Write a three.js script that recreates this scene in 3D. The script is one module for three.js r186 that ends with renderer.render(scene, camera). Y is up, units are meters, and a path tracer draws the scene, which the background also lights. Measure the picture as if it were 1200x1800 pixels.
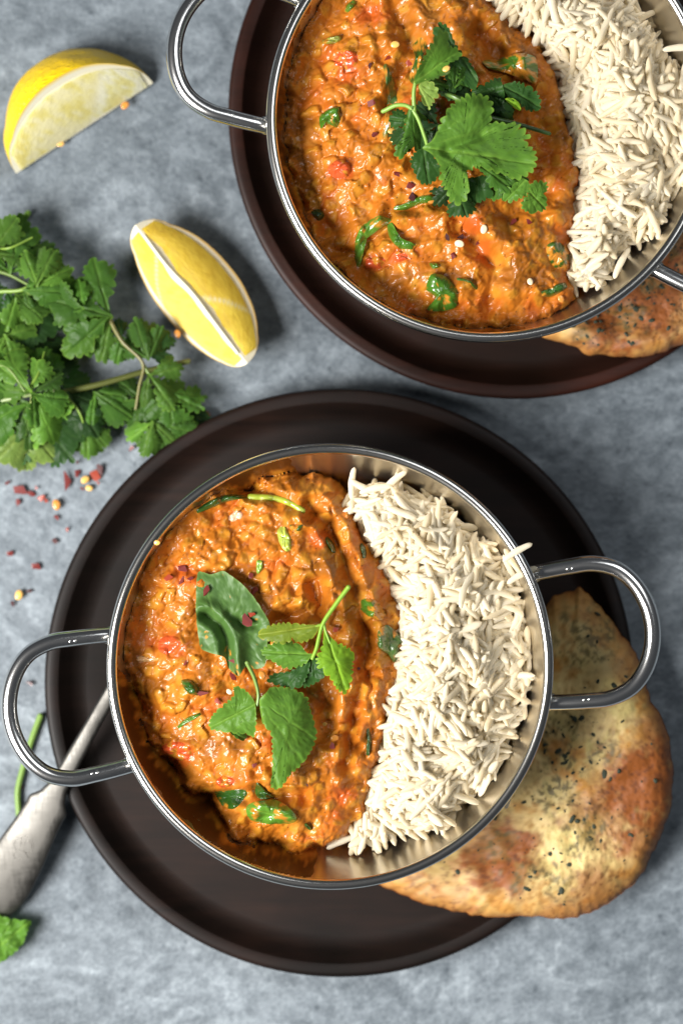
import * as THREE from 'three';
import { mergeGeometries } from 'three/addons/utils/BufferGeometryUtils.js';
import { ConvexGeometry } from 'three/addons/geometries/ConvexGeometry.js';

// ---------------------------------------------------------------- camera, light, exposure
const scene = new THREE.Scene();
const CAM_H = 0.75, FPX = 3877;                       // camera height over the table, focal length in photo pixels
const camera = new THREE.PerspectiveCamera(2 * Math.atan(900 / FPX) * 180 / Math.PI, 682 / 1024, 0.02, 6);
camera.position.set(0, CAM_H, 0);
camera.up.set(0, 0, -1);
camera.lookAt(0, 0, 0);
camera.focus = CAM_H - 0.052;
camera.userData.fStop = 4.8;
scene.add(camera);
scene.background = new THREE.Color(0.050, 0.054, 0.060);
const renderer = new THREE.WebGLRenderer({ antialias: true });
renderer.setSize(682, 1024);
renderer.toneMapping = THREE.LinearToneMapping;
renderer.toneMappingExposure = 1.0;
renderer.shadowMap.enabled = true;
const windowLight = new THREE.RectAreaLight(new THREE.Color(1.0, 0.975, 0.945), 46, 0.42, 0.42);
windowLight.name = 'window_light';
windowLight.position.set(-0.60, 0.70, 0.26);
windowLight.lookAt(0, 0.02, 0.03);
scene.add(windowLight);
const smallWindow = new THREE.RectAreaLight(new THREE.Color(0.94, 0.97, 1.0), 3.2, 0.5, 0.5);   // the next window along, farther off
smallWindow.name = 'window_light';
smallWindow.position.set(0.42, 0.92, -0.38);
smallWindow.lookAt(0, 0.03, 0);
scene.add(smallWindow);

// ---------------------------------------------------------------- helpers
function rng(seed) { let s = seed | 0; return () => { s = (s + 0x6d2b79f5) | 0; let t = Math.imul(s ^ (s >>> 15), 1 | s); t = (t + Math.imul(t ^ (t >>> 7), 61 | t)) ^ t; return ((t ^ (t >>> 14)) >>> 0) / 4294967296; }; }
const hash = (x, y, k = 0) => { let h = Math.imul(x | 0, 374761393) ^ Math.imul(y | 0, 668265263) ^ Math.imul(k | 0, 1274126177); h = Math.imul(h ^ (h >>> 13), 1274126177); h ^= h >>> 16; h = Math.imul(h, 2246822519); return ((h ^ (h >>> 15)) >>> 0) / 4294967296; };
const clamp = (x, a = 0, b = 1) => Math.min(b, Math.max(a, x)), lerp = (a, b, t) => a + (b - a) * t;
const smooth = (a, b, x) => { const t = clamp((x - a) / (b - a)); return t * t * (3 - 2 * t); };
function vnoise(x, y, k = 0) {
  const ix = Math.floor(x), iy = Math.floor(y), u = x - ix, v = y - iy, a = u * u * (3 - 2 * u), b = v * v * (3 - 2 * v);
  return lerp(lerp(hash(ix, iy, k), hash(ix + 1, iy, k), a), lerp(hash(ix, iy + 1, k), hash(ix + 1, iy + 1, k), a), b);
}
function fbm(x, y, o = 4, k = 0) { let s = 0, a = 0.5, n = 0; for (let i = 0; i < o; i++) { s += a * vnoise(x, y, k + i); n += a; a *= 0.5; const t = x * 1.62 + y * 1.18; y = y * 1.62 - x * 1.18; x = t; } return s / n; }
function worley(x, y, k = 0) {
  const ix = Math.floor(x), iy = Math.floor(y); let best = 9, id = 0;
  for (let j = -1; j <= 1; j++) for (let i = -1; i <= 1; i++) {
    const cx = ix + i + hash(ix + i, iy + j, k), cy = iy + j + hash(ix + i, iy + j, k + 7), d = Math.hypot(cx - x, cy - y);
    if (d < best) { best = d; id = hash(ix + i, iy + j, k + 13); }
  }
  return [best, id];
}
const S = (h) => (CAM_H - h) / FPX;                    // metres per photo pixel at height h
const P = (px, py, h) => new THREE.Vector3((px - 600) * S(h), h, (py - 900) * S(h));
const mix = (a, b, t) => [lerp(a[0], b[0], t), lerp(a[1], b[1], t), lerp(a[2], b[2], t)];

const names = {};
function numbered(name) { const n = names[name] = (names[name] ?? -1) + 1; return n ? name + '_' + String(n).padStart(3, '0') : name; }
function tag(o, label, category, group) { o.userData.label = label; o.userData.category = category; if (group) o.userData.group = group; return o; }
function thing(name, label, category, at, group) { const o = new THREE.Group(); o.name = numbered(name); if (at) o.position.copy(at); scene.add(o); return tag(o, label, category, group); }
function mesh(name, geo, mat, parent) {
  const m = new THREE.Mesh(geo, mat); m.name = parent ? name : numbered(name); m.castShadow = m.receiveShadow = true;
  (parent ?? scene).add(m);
  if (parent && parent.position.lengthSq() && !geo.userData.local) { geo.translate(-parent.position.x, -parent.position.y, -parent.position.z); geo.userData.local = true; }
  return m;
}
function geom(pos, idx, col, uv) {
  const g = new THREE.BufferGeometry();
  g.setAttribute('position', new THREE.Float32BufferAttribute(pos, 3));
  if (col) g.setAttribute('color', new THREE.Float32BufferAttribute(col, 3));
  if (uv) g.setAttribute('uv', new THREE.Float32BufferAttribute(uv, 2));
  g.setIndex(idx); g.computeVertexNormals();
  return g;
}
function inside(poly, x, y) { let c = false; for (let i = 0, j = poly.length - 1; i < poly.length; j = i++) { const [xi, yi] = poly[i], [xj, yj] = poly[j]; if ((yi > y) !== (yj > y) && x < ((xj - xi) * (y - yi)) / (yj - yi) + xi) c = !c; } return c; }
function segDist(x, y, a, b) { const dx = b[0] - a[0], dy = b[1] - a[1], t = clamp(((x - a[0]) * dx + (y - a[1]) * dy) / (dx * dx + dy * dy || 1)); return Math.hypot(x - a[0] - dx * t, y - a[1] - dy * t); }
function polyDist(poly, x, y) { let d = 1e9; for (let i = 0, j = poly.length - 1; i < poly.length; j = i++) d = Math.min(d, segDist(x, y, poly[j], poly[i])); return inside(poly, x, y) ? d : -d; }
function lineDist(line, x, y) { let d = 1e9; for (let i = 1; i < line.length; i++) d = Math.min(d, segDist(x, y, line[i - 1], line[i])); return d; }
function resample(poly, step, closed = true, tension = 0.5) {
  const c = new THREE.CatmullRomCurve3(poly.map((p) => new THREE.Vector3(p[0], p[1], 0)), closed, 'catmullrom', tension), n = Math.max(8, Math.round(c.getLength() / step));
  const pts = c.getSpacedPoints(n).map((p) => [p.x, p.y]); if (closed) pts.pop(); return pts;
}
function dataTex(n, fn, srgb) {
  const d = new Uint8Array(n * n * 4);
  for (let y = 0; y < n; y++) for (let x = 0; x < n; x++) { const c = fn(x / n, y / n); for (let k = 0; k < 3; k++) d[(y * n + x) * 4 + k] = 255 * clamp(typeof c === 'number' ? c : c[k]); d[(y * n + x) * 4 + 3] = 255; }
  const t = new THREE.DataTexture(d, n, n); t.wrapS = t.wrapT = THREE.RepeatWrapping; t.magFilter = THREE.LinearFilter; if (srgb) t.colorSpace = THREE.SRGBColorSpace; t.needsUpdate = true; return t;
}
function tube(points, r, seg = 40, rad = 10, taper) {
  const c = new THREE.CatmullRomCurve3(points), g = new THREE.TubeGeometry(c, seg, r, rad, false);
  if (taper) { const p = g.attributes.position; for (let i = 0; i <= seg; i++) { const o = c.getPointAt(i / seg), k = lerp(1, taper, i / seg); for (let j = 0; j <= rad; j++) { const n = i * (rad + 1) + j; p.setXYZ(n, o.x + (p.getX(n) - o.x) * k, o.y + (p.getY(n) - o.y) * k, o.z + (p.getZ(n) - o.z) * k); } } g.computeVertexNormals(); }
  return g;
}
// caps a tube's ends with little domes
function rod(points, r, seg, rad, taper) {
  const a = new THREE.SphereGeometry(r, rad, 6), b = new THREE.SphereGeometry(r * (taper ?? 1), rad, 6);
  a.translate(points[0].x, points[0].y, points[0].z); const e = points[points.length - 1]; b.translate(e.x, e.y, e.z);
  return mergeGeometries([tube(points, r, seg, rad, taper), a, b]);
}

// ---------------------------------------------------------------- materials
const tableColor = (x, y) => {                         // x, y in metres
  const w = fbm(x * 9 + 3, y * 9 + 5, 3, 40) - 0.5, w2 = fbm(x * 9 + 31, y * 9 + 15, 3, 60) - 0.5;
  const X = x + w * 0.05, Y = y + w2 * 0.05;
  const big = fbm(X * 13, Y * 13, 4, 1), mid = fbm(X * 45 + 9, Y * 60, 4, 11), fine = fbm(X * 190, Y * 250, 3, 21), grit = vnoise(x * 1500, y * 1500, 31);
  const streak = 1 - Math.abs(fbm(X * 70 + mid * 2, Y * 90, 4, 51) - 0.5) * 2;
  let v = 0.40 + (big - 0.5) * 0.26 + (mid - 0.5) * 0.20 + (fine - 0.5) * 0.44 + (fbm(x * 700, y * 1100, 2, 91) - 0.5) * 0.22 + (grit - 0.5) * 0.10;
  v += Math.pow(clamp(streak), 9) * 0.15 * smooth(0.44, 0.6, mid * 0.5 + big * 0.5) * (0.4 + 1.2 * fine);
  const pit = worley(x * 260, y * 260, 71); if (pit[1] > 0.95) v -= 0.14 * smooth(0.3, 0.1, pit[0]);
  return clamp(v, 0.04, 1);
};
const TW = 0.5;
const tableMap = dataTex(2000, (u, v) => { const t = tableColor(u * TW, v * TW); return [lerp(0.21, 0.645, t), lerp(0.243, 0.68, t), lerp(0.27, 0.705, t)]; }, true);
const tableBump = dataTex(1024, (u, v) => tableColor(u * TW, v * TW));
for (const t of [tableMap, tableBump]) t.wrapS = t.wrapT = THREE.MirroredRepeatWrapping;
const M = {
  table: new THREE.MeshStandardMaterial({ map: tableMap, bumpMap: tableBump, bumpScale: 0.0006, roughness: 0.62 }),
  steel: new THREE.MeshStandardMaterial({ color: new THREE.Color(0.66, 0.64, 0.60), metalness: 1, roughness: 0.2 }),
  steelIn: new THREE.MeshStandardMaterial({ color: new THREE.Color(0.70, 0.66, 0.59), metalness: 1, roughness: 0.3 }),
  polished: new THREE.MeshStandardMaterial({ color: new THREE.Color(0.78, 0.77, 0.75), metalness: 1, roughness: 0.19 }),
  curry: new THREE.MeshPhysicalMaterial({ vertexColors: true, roughness: 0.5, specularIntensity: 0.45, clearcoat: 0.36, clearcoatRoughness: 0.12 }),
  rice: new THREE.MeshPhysicalMaterial({ color: new THREE.Color(0.88, 0.80, 0.61), roughness: 0.92, clearcoat: 0.25, clearcoatRoughness: 0.3, transmission: 0.5, thickness: 0 }),
  riceB: new THREE.MeshPhysicalMaterial({ color: new THREE.Color(0.86, 0.76, 0.54), roughness: 0.92, clearcoat: 0.25, clearcoatRoughness: 0.3, transmission: 0.5, thickness: 0 }),
  riceC: new THREE.MeshPhysicalMaterial({ color: new THREE.Color(0.90, 0.83, 0.66), roughness: 0.92, clearcoat: 0.3, clearcoatRoughness: 0.25, transmission: 0.5, thickness: 0 }),
  leaf: new THREE.MeshPhysicalMaterial({ vertexColors: true, roughness: 0.9, specularIntensity: 0.3, clearcoat: 0.22, clearcoatRoughness: 0.36, transmission: 0.3, thickness: 0, side: THREE.DoubleSide }),
  wet: new THREE.MeshPhysicalMaterial({ vertexColors: true, roughness: 0.3, clearcoat: 0.7, clearcoatRoughness: 0.12, side: THREE.DoubleSide }),
  stem: new THREE.MeshPhysicalMaterial({ color: new THREE.Color(0.15, 0.27, 0.04), roughness: 0.4 }),
  bread: new THREE.MeshStandardMaterial({ vertexColors: true, roughness: 0.62 }),
  herb: new THREE.MeshStandardMaterial({ color: new THREE.Color(0.018, 0.026, 0.012), roughness: 0.7 }),
  flakeA: new THREE.MeshPhysicalMaterial({ color: new THREE.Color(0.13, 0.007, 0.004), roughness: 0.6, clearcoat: 0.15, flatShading: true }),
  flakeB: new THREE.MeshPhysicalMaterial({ color: new THREE.Color(0.27, 0.030, 0.008), roughness: 0.5, clearcoat: 0.15, flatShading: true }),
  flakeC: new THREE.MeshPhysicalMaterial({ color: new THREE.Color(0.055, 0.008, 0.008), roughness: 0.5, clearcoat: 0.15, flatShading: true }),
  seed: new THREE.MeshPhysicalMaterial({ color: new THREE.Color(0.72, 0.42, 0.10), roughness: 0.35, clearcoat: 0.4 }),
  seedPale: new THREE.MeshPhysicalMaterial({ color: new THREE.Color(0.80, 0.66, 0.42), roughness: 0.35, clearcoat: 0.4 }),
  seedOrange: new THREE.MeshPhysicalMaterial({ color: new THREE.Color(0.60, 0.24, 0.04), roughness: 0.35, clearcoat: 0.4 }),
};

// ---------------------------------------------------------------- table
{
  const g = new THREE.PlaneGeometry(1.6, 1.6); g.rotateX(-Math.PI / 2);
  const p = g.attributes.position, uv = g.attributes.uv; for (let i = 0; i < p.count; i++) uv.setXY(i, (p.getX(i) + 0.17) / TW, (p.getZ(i) + 0.21) / TW);
  const t = mesh('tabletop', g, M.table); t.userData.kind = 'structure'; t.userData.label = 'mottled blue grey stone tabletop';
}

// ---------------------------------------------------------------- wooden plates
function woodTex(seed, red) {
  return dataTex(512, (u, v) => {
    const g = fbm(u * 5 + seed, v * 90, 4, seed) * 0.6 + fbm(u * 18, v * 260, 2, seed + 9) * 0.4, m = fbm(u * 6, v * 6, 4, seed + 20), k = clamp(0.25 + (g - 0.5) * 0.5 + (m - 0.5) * 0.9);
    return [lerp(0.05, 0.19, k) + red * 0.03, lerp(0.028, 0.118, k), lerp(0.018, 0.088, k) - red * 0.01];
  }, true);
}
function makePlate(cx, cy, rpx, label, seed, red) {
  const h = 0.0135, o = P(cx, cy, h), R = rpx * S(h);
  const t = thing('wooden_plate', label, 'plate', new THREE.Vector3(o.x, 0, o.z));
  const mat = new THREE.MeshPhysicalMaterial({ map: woodTex(seed, red), roughness: 0.58, specularIntensity: 0.35 });
  const edge = new THREE.MeshPhysicalMaterial({ map: mat.map, color: red ? new THREE.Color(1.35, 1.0, 0.85) : new THREE.Color(0.85, 0.8, 0.78), roughness: 0.5, specularIntensity: 0.4 });
  const well = [[0, 0.0062], [R - 0.0135, 0.0062], [R - 0.0105, 0.0068], [R - 0.0080, 0.0088], [R - 0.0058, 0.0116], [R - 0.0046, 0.0130]];
  const rim = [[R - 0.0046, 0.0130], [R - 0.0038, 0.0133], [R - 0.0018, 0.0134], [R - 0.0006, 0.0130], [R, 0.0122], [R - 0.0006, 0.0108], [R - 0.006, 0.0052], [R - 0.012, 0.0012], [R - 0.016, 0.0004], [0, 0.0004]];
  for (const [n, prof, m] of [['plate_well', well, mat], ['plate_rim', rim, edge]]) {
    const g = new THREE.LatheGeometry(prof.map((p) => new THREE.Vector2(p[0], p[1])), 180), p = g.attributes.position, uv = g.attributes.uv;
    for (let i = 0; i < p.count; i++) uv.setXY(i, p.getX(i) / 0.2 + 0.5, p.getZ(i) / 0.2 + 0.5);
    g.userData.local = true; mesh(n, g, m, t);
  }
  return { R, c: new THREE.Vector2(o.x, o.z) };
}
const plateA = makePlate(596, 1201, 518, 'dark brown wooden plate under the front bowl, torn flatbread on its edge', 3, 0);
const plateB = makePlate(907, 195, 506, 'dark reddish wooden plate under the rear bowl, with thin brown rim', 8, 1);

// ---------------------------------------------------------------- steel bowls
const RIM_H = 0.056, RIM_R = 0.0695;
const inProf = [[0, 0.0090], [0.030, 0.0094], [0.041, 0.0110], [0.049, 0.0155], [0.0555, 0.0225], [0.0610, 0.0325], [0.0652, 0.0440], [0.0680, 0.0545]];
const bowlH = (r) => { for (let i = 1; i < inProf.length; i++) if (r <= inProf[i][0]) return lerp(inProf[i - 1][1], inProf[i][1], (r - inProf[i - 1][0]) / (inProf[i][0] - inProf[i - 1][0])); return 0.0545 + (r - 0.068) * 3.7; };
function makeBowl(cx, cy, label, handles) {
  const o = P(cx, cy, RIM_H), t = thing('steel_bowl', label, 'bowl', new THREE.Vector3(o.x, 0.0062, o.z)), dy = -0.0062;
  const curve = new THREE.CatmullRomCurve3(inProf.map((p) => new THREE.Vector3(p[0], p[1], 0))).getPoints(60).map((p) => new THREE.Vector2(p.x, p.y + dy));
  const outer = curve.map((p, i) => { const a = curve[Math.max(0, i - 1)], b = curve[Math.min(curve.length - 1, i + 1)], d = b.clone().sub(a).normalize(); return new THREE.Vector2(Math.max(0, p.x + d.y * 0.0013), p.y - d.x * 0.0013); });
  const loc = (g) => { g.userData.local = true; return g; };
  const top = [new THREE.Vector2(0.0684, 0.0552 + dy), new THREE.Vector2(0.0692, 0.0548 + dy)];
  mesh('bowl_interior', loc(new THREE.LatheGeometry([...curve, top[0]].reverse(), 200)), M.steelIn, t);
  mesh('bowl_exterior', loc(new THREE.LatheGeometry([...outer.map((p) => new THREE.Vector2(p.x, Math.max(p.y, 0.0009))), top[1]], 200)), M.steel, t);
  const rim = new THREE.TorusGeometry(RIM_R - 0.0009, 0.0017, 16, 220); rim.rotateX(Math.PI / 2); rim.translate(0, RIM_H - 0.0004 + dy, 0);
  mesh('rolled_rim', loc(rim), M.steel, t);
  for (const [deg, w] of handles) {
    const a = deg * Math.PI / 180, d = [Math.cos(a), Math.sin(a)], q = [-Math.sin(a), Math.cos(a)];
    const path = [[0.0655, -1.0, 0.0475], [0.072, -1.03, 0.0487], [0.079, -1.05, 0.0497], [0.0865, -1.05, 0.0506], [0.0938, -0.92, 0.0512], [0.0990, -0.64, 0.0516], [0.1022, -0.22, 0.0518]];
    const pts = [...path, ...path.slice().reverse().map((p) => [p[0], -p[1], p[2]])].map(([r, s, h]) => new THREE.Vector3(d[0] * r + q[0] * s * w, h + dy, d[1] * r + q[1] * s * w));
    const hd = mesh('handle', loc(tube(pts, 0.0026, 110, 18)), M.polished, t);
    for (const s of [-1, 1]) {                          // flattened weld where the bar meets the wall, two pressed dots on top
      const v = new THREE.SphereGeometry(0.0030, 20, 12); v.scale(1.3, 0.8, 1); v.rotateY(-a);
      v.translate(d[0] * 0.0672 + q[0] * s * w, 0.0477 + dy, d[1] * 0.0672 + q[1] * s * w); mesh('weld', loc(v), M.steel, hd);
      for (const k of [0, 1]) { const b = new THREE.SphereGeometry(0.0007, 10, 8); b.translate(d[0] * (0.0782 + k * 0.0016) + q[0] * s * w * 1.02, 0.0517 + dy, d[1] * (0.0782 + k * 0.0016) + q[1] * s * w * 1.02); mesh('dimple', loc(b), M.polished, hd); }
    }
  }
  return { cx, cy, x: o.x, z: o.z };
}
const bowlA = makeBowl(580, 1172, 'stainless steel two handled bowl of curry and rice in front', [[-7.3, 0.0205], [170.5, 0.0208]]);
const bowlB = makeBowl(860, 210, 'stainless steel two handled bowl of curry and rice behind, cut off by the frame', [[24, 0.0205], [196.5, 0.0205]]);

// ---------------------------------------------------------------- curry
const H0 = 0.045;                                       // height at which the outlines were measured
const X0 = (px) => (px - 600) * S(H0), Z0 = (py) => (py - 900) * S(H0);
function makeCurry(bowl, outline, furrows, tomatoes, seed, label, dry) {
  const poly = resample(outline, 14);
  const H = (px, py, dIn) => {
    const d = (dIn ?? polyDist(poly, px, py)) + 9 + (fbm(px / 22, py / 22, 3, seed + 80) - 0.5) * 20, r = Math.hypot(X0(px) - bowl.x, Z0(py) - bowl.z);
    const t = clamp(d / 150, 0, 1), dome = Math.sqrt(1 - (1 - t) * (1 - t));
    const base = Math.max(0.0315, Math.min(bowlH(r) + 0.0012, 0.0465)); let y = base + (0.0485 - base) * dome + (fbm(px / 85, py / 85, 3, seed) - 0.5) * 0.0065 * clamp(d / 60) + (vnoise(px / 27, py / 27, seed + 5) - 0.5) * 0.0026;
    if (d < 22) y -= Math.pow(1 - Math.max(d, -8) / 22, 2) * 0.008;
    for (const [line, deep, wid] of furrows) { const depth = deep * 0.75; const k = lineDist(line, px, py) + (vnoise(px / 18, py / 18, seed + 3) - 0.5) * 14; y -= depth * Math.exp(-(k * k) / (wid * wid)) - 0.35 * depth * Math.exp(-Math.pow(k - wid * 2, 2) / (wid * wid)); }
    const mask = smooth(0.3, 0.62, fbm(px / 50 + 7, py / 50, 3, seed + 30));
    const wx = px + (vnoise(px / 13, py / 13, seed + 61) - 0.5) * 12, wy = py + (vnoise(px / 13, py / 13, seed + 62) - 0.5) * 12;
    const w1 = worley(wx / 21, wy / 21, seed + 40), w2 = worley(wx / 10.5, wy / 10.5, seed + 50);
    y += Math.pow(Math.max(0, 1 - Math.pow(w1[0] / 0.85, 2)), 0.9) * (0.0004 + 0.0013 * mask) * (0.3 + w1[1]);
    y += Math.pow(Math.max(0, 1 - Math.pow(w2[0] / 0.9, 2)), 0.9) * 0.00058 * (0.1 + 0.9 * w2[1]);
    const w3 = worley(px / 6, py / 6, seed + 55); y += Math.sqrt(Math.max(0, 1 - Math.pow(w3[0] / 0.8, 2))) * 0.00016 * w3[1];
    y += (fbm(px / 7, py / 7, 2, seed + 70) - 0.5) * 0.00035;
    const film = bowlH(r) + 0.0007 * (1 - Math.max(0, -d) / 24) + (fbm(px / 25, py / 25, 3, seed + 90) - 0.5) * 0.0008 - 0.004 * dry(px, py);
    return d < 4 ? Math.max(y, film) : y;
  };
  let x0 = 1e9, x1 = -1e9, y0 = 1e9, y1 = -1e9; for (const [x, y] of poly) { x0 = Math.min(x0, x); x1 = Math.max(x1, x); y0 = Math.min(y0, y); y1 = Math.max(y1, y); }
  x0 -= 50; x1 += 20; y0 = Math.max(y0 - 40, -90); y1 += 50;
  const st = 1.9, nx = Math.ceil((x1 - x0) / st), ny = Math.ceil((y1 - y0) / st), id = new Int32Array((nx + 1) * (ny + 1)).fill(-1), pos = [], col = [], idx = [];
  const OR = [0.43, 0.130, 0.009], RED = [0.41, 0.072, 0.008], YEL = [0.49, 0.220, 0.018], BRN = [0.19, 0.064, 0.005], PALE = [0.52, 0.205, 0.032];
  for (let j = 0; j <= ny; j++) for (let i = 0; i <= nx; i++) {
    const px = x0 + i * st, py = y0 + j * st, d = polyDist(poly, px, py);
    if (d < -46) continue;
    const y = H(px, py, d), r = Math.hypot(X0(px) - bowl.x, Z0(py) - bowl.z);
    if (y < bowlH(r) - 0.0012 || r > 0.0675) continue;
    id[j * (nx + 1) + i] = pos.length / 3; pos.push(X0(px), y, Z0(py));
    const wx = px + (vnoise(px / 13, py / 13, seed + 61) - 0.5) * 12, wy = py + (vnoise(px / 13, py / 13, seed + 62) - 0.5) * 12;
    const w1 = worley(wx / 21, wy / 21, seed + 40), n = fbm(px / 45, py / 45, 4, seed + 100), n2 = fbm(px / 12, py / 12, 3, seed + 110);
    let c = mix(OR, RED, smooth(0.55, 0.85, n) * 0.7); c = mix(c, BRN, 0.75 * smooth(0.5, 0.25, n)); c = mix(c, PALE, smooth(0.55, 0.8, n2) * 0.5);
    if (w1[1] > 0.6) c = mix(c, YEL, smooth(0.6, 0.2, w1[0]) * 0.6);
    for (const [tx, ty, tr] of tomatoes) c = mix(c, RED, smooth(1, 0.35, Math.hypot(px - tx, (py - ty) * 1.25) / tr + (n2 - 0.5) * 0.8) * 0.85);
    if (hash(i, j, seed + 120) > 0.9975) c = [0.03, 0.015, 0.006];
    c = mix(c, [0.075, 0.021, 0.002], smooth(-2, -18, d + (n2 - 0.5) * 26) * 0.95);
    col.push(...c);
  }
  for (let j = 0; j < ny; j++) for (let i = 0; i < nx; i++) { const a = id[j * (nx + 1) + i], b = id[j * (nx + 1) + i + 1], c = id[(j + 1) * (nx + 1) + i], e = id[(j + 1) * (nx + 1) + i + 1]; if (a >= 0 && b >= 0 && c >= 0 && e >= 0) idx.push(a, c, b, b, c, e); }
  const t = thing('curry', label, 'curry', new THREE.Vector3(bowl.x, 0.03, bowl.z));
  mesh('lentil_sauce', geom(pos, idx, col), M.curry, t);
  return { t, H };
}
const curryA = makeCurry(bowlA, [[450, 848], [490, 838], [545, 838], [590, 850], [610, 880], [630, 925], [662, 970], [695, 1020], [714, 1090], [712, 1160], [696, 1230], [678, 1290], [662, 1345], [648, 1400], [632, 1450], [600, 1482], [560, 1492], [522, 1506], [480, 1490], [440, 1482], [402, 1472], [384, 1442], [366, 1402], [332, 1394], [308, 1362], [280, 1330], [255, 1275], [240, 1222], [225, 1180], [218, 1140], [226, 1080], [250, 1000], [290, 930], [330, 893], [380, 872], [425, 862]],
  [[[[550, 890], [578, 925], [600, 975], [622, 1040], [640, 1100], [640, 1180], [622, 1260], [610, 1340]], 0.0062, 13], [[[490, 1096], [525, 1082], [562, 1062], [556, 1020]], 0.0055, 13], [[[540, 1170], [575, 1220], [590, 1290], [560, 1330]], 0.004, 22], [[[366, 1402], [420, 1398], [470, 1392], [530, 1400]], 0.005, 11], [[[440, 862], [500, 880], [545, 905]], 0.004, 10], [[[655, 1180], [650, 1290], [640, 1330]], 0.0035, 10]],
  [[305, 1135, 34], [318, 1325, 40], [330, 1010, 40], [400, 1375, 26], [480, 1300, 30], [600, 1400, 34], [560, 950, 30]], 100, 'orange lentil curry with spinach filling the left of the front bowl', (x, y) => smooth(500, 560, x) * smooth(1380, 1300, y) + smooth(540, 600, x));
const curryB = makeCurry(bowlB, [[520, 100], [506, 180], [505, 250], [520, 320], [548, 390], [566, 440], [615, 490], [650, 527], [735, 556], [820, 573], [880, 570], [950, 556], [1012, 520], [1012, 460], [1016, 380], [1022, 290], [1002, 210], [985, 130], [950, 70], [890, 10], [850, -60], [700, -110], [600, -70], [545, 30]],
  [[[[700, 20], [720, 80], [715, 130], [690, 180]], 0.005, 16], [[[845, 60], [880, 120], [940, 160], [965, 220]], 0.006, 22], [[[690, 375], [740, 362], [790, 356]], 0.0045, 12], [[[800, 400], [870, 470], [860, 530]], 0.0045, 16], [[[580, 440], [630, 440], [680, 400]], 0.004, 12], [[[940, 250], [955, 330], [900, 380]], 0.006, 26], [[[820, 180], [860, 200], [930, 210]], 0.006, 24]],
  [[610, 130, 36], [660, 465, 26], [600, 300, 34], [700, 455, 24], [830, 400, 30], [650, 30, 40]], 300, 'orange lentil curry with spinach filling the left of the rear bowl', (x, y) => smooth(900, 980, x));

// ---------------------------------------------------------------- leaves
const TONE = { bright: [0.15, 0.31, 0.012], light: [0.085, 0.205, 0.018], mid: [0.048, 0.138, 0.010], dark: [0.020, 0.074, 0.008], deep: [0.012, 0.048, 0.008], pale: [0.20, 0.32, 0.055], olive: [0.13, 0.19, 0.012], spinach: [0.056, 0.122, 0.024] };
const LOBE = [[-0.03, 0.03], [0.12, 0.05], [0.30, 0.13], [0.48, 0.27], [0.66, 0.40], [0.84, 0.40], [0.95, 0.24], [1.03, 0.10]];
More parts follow.
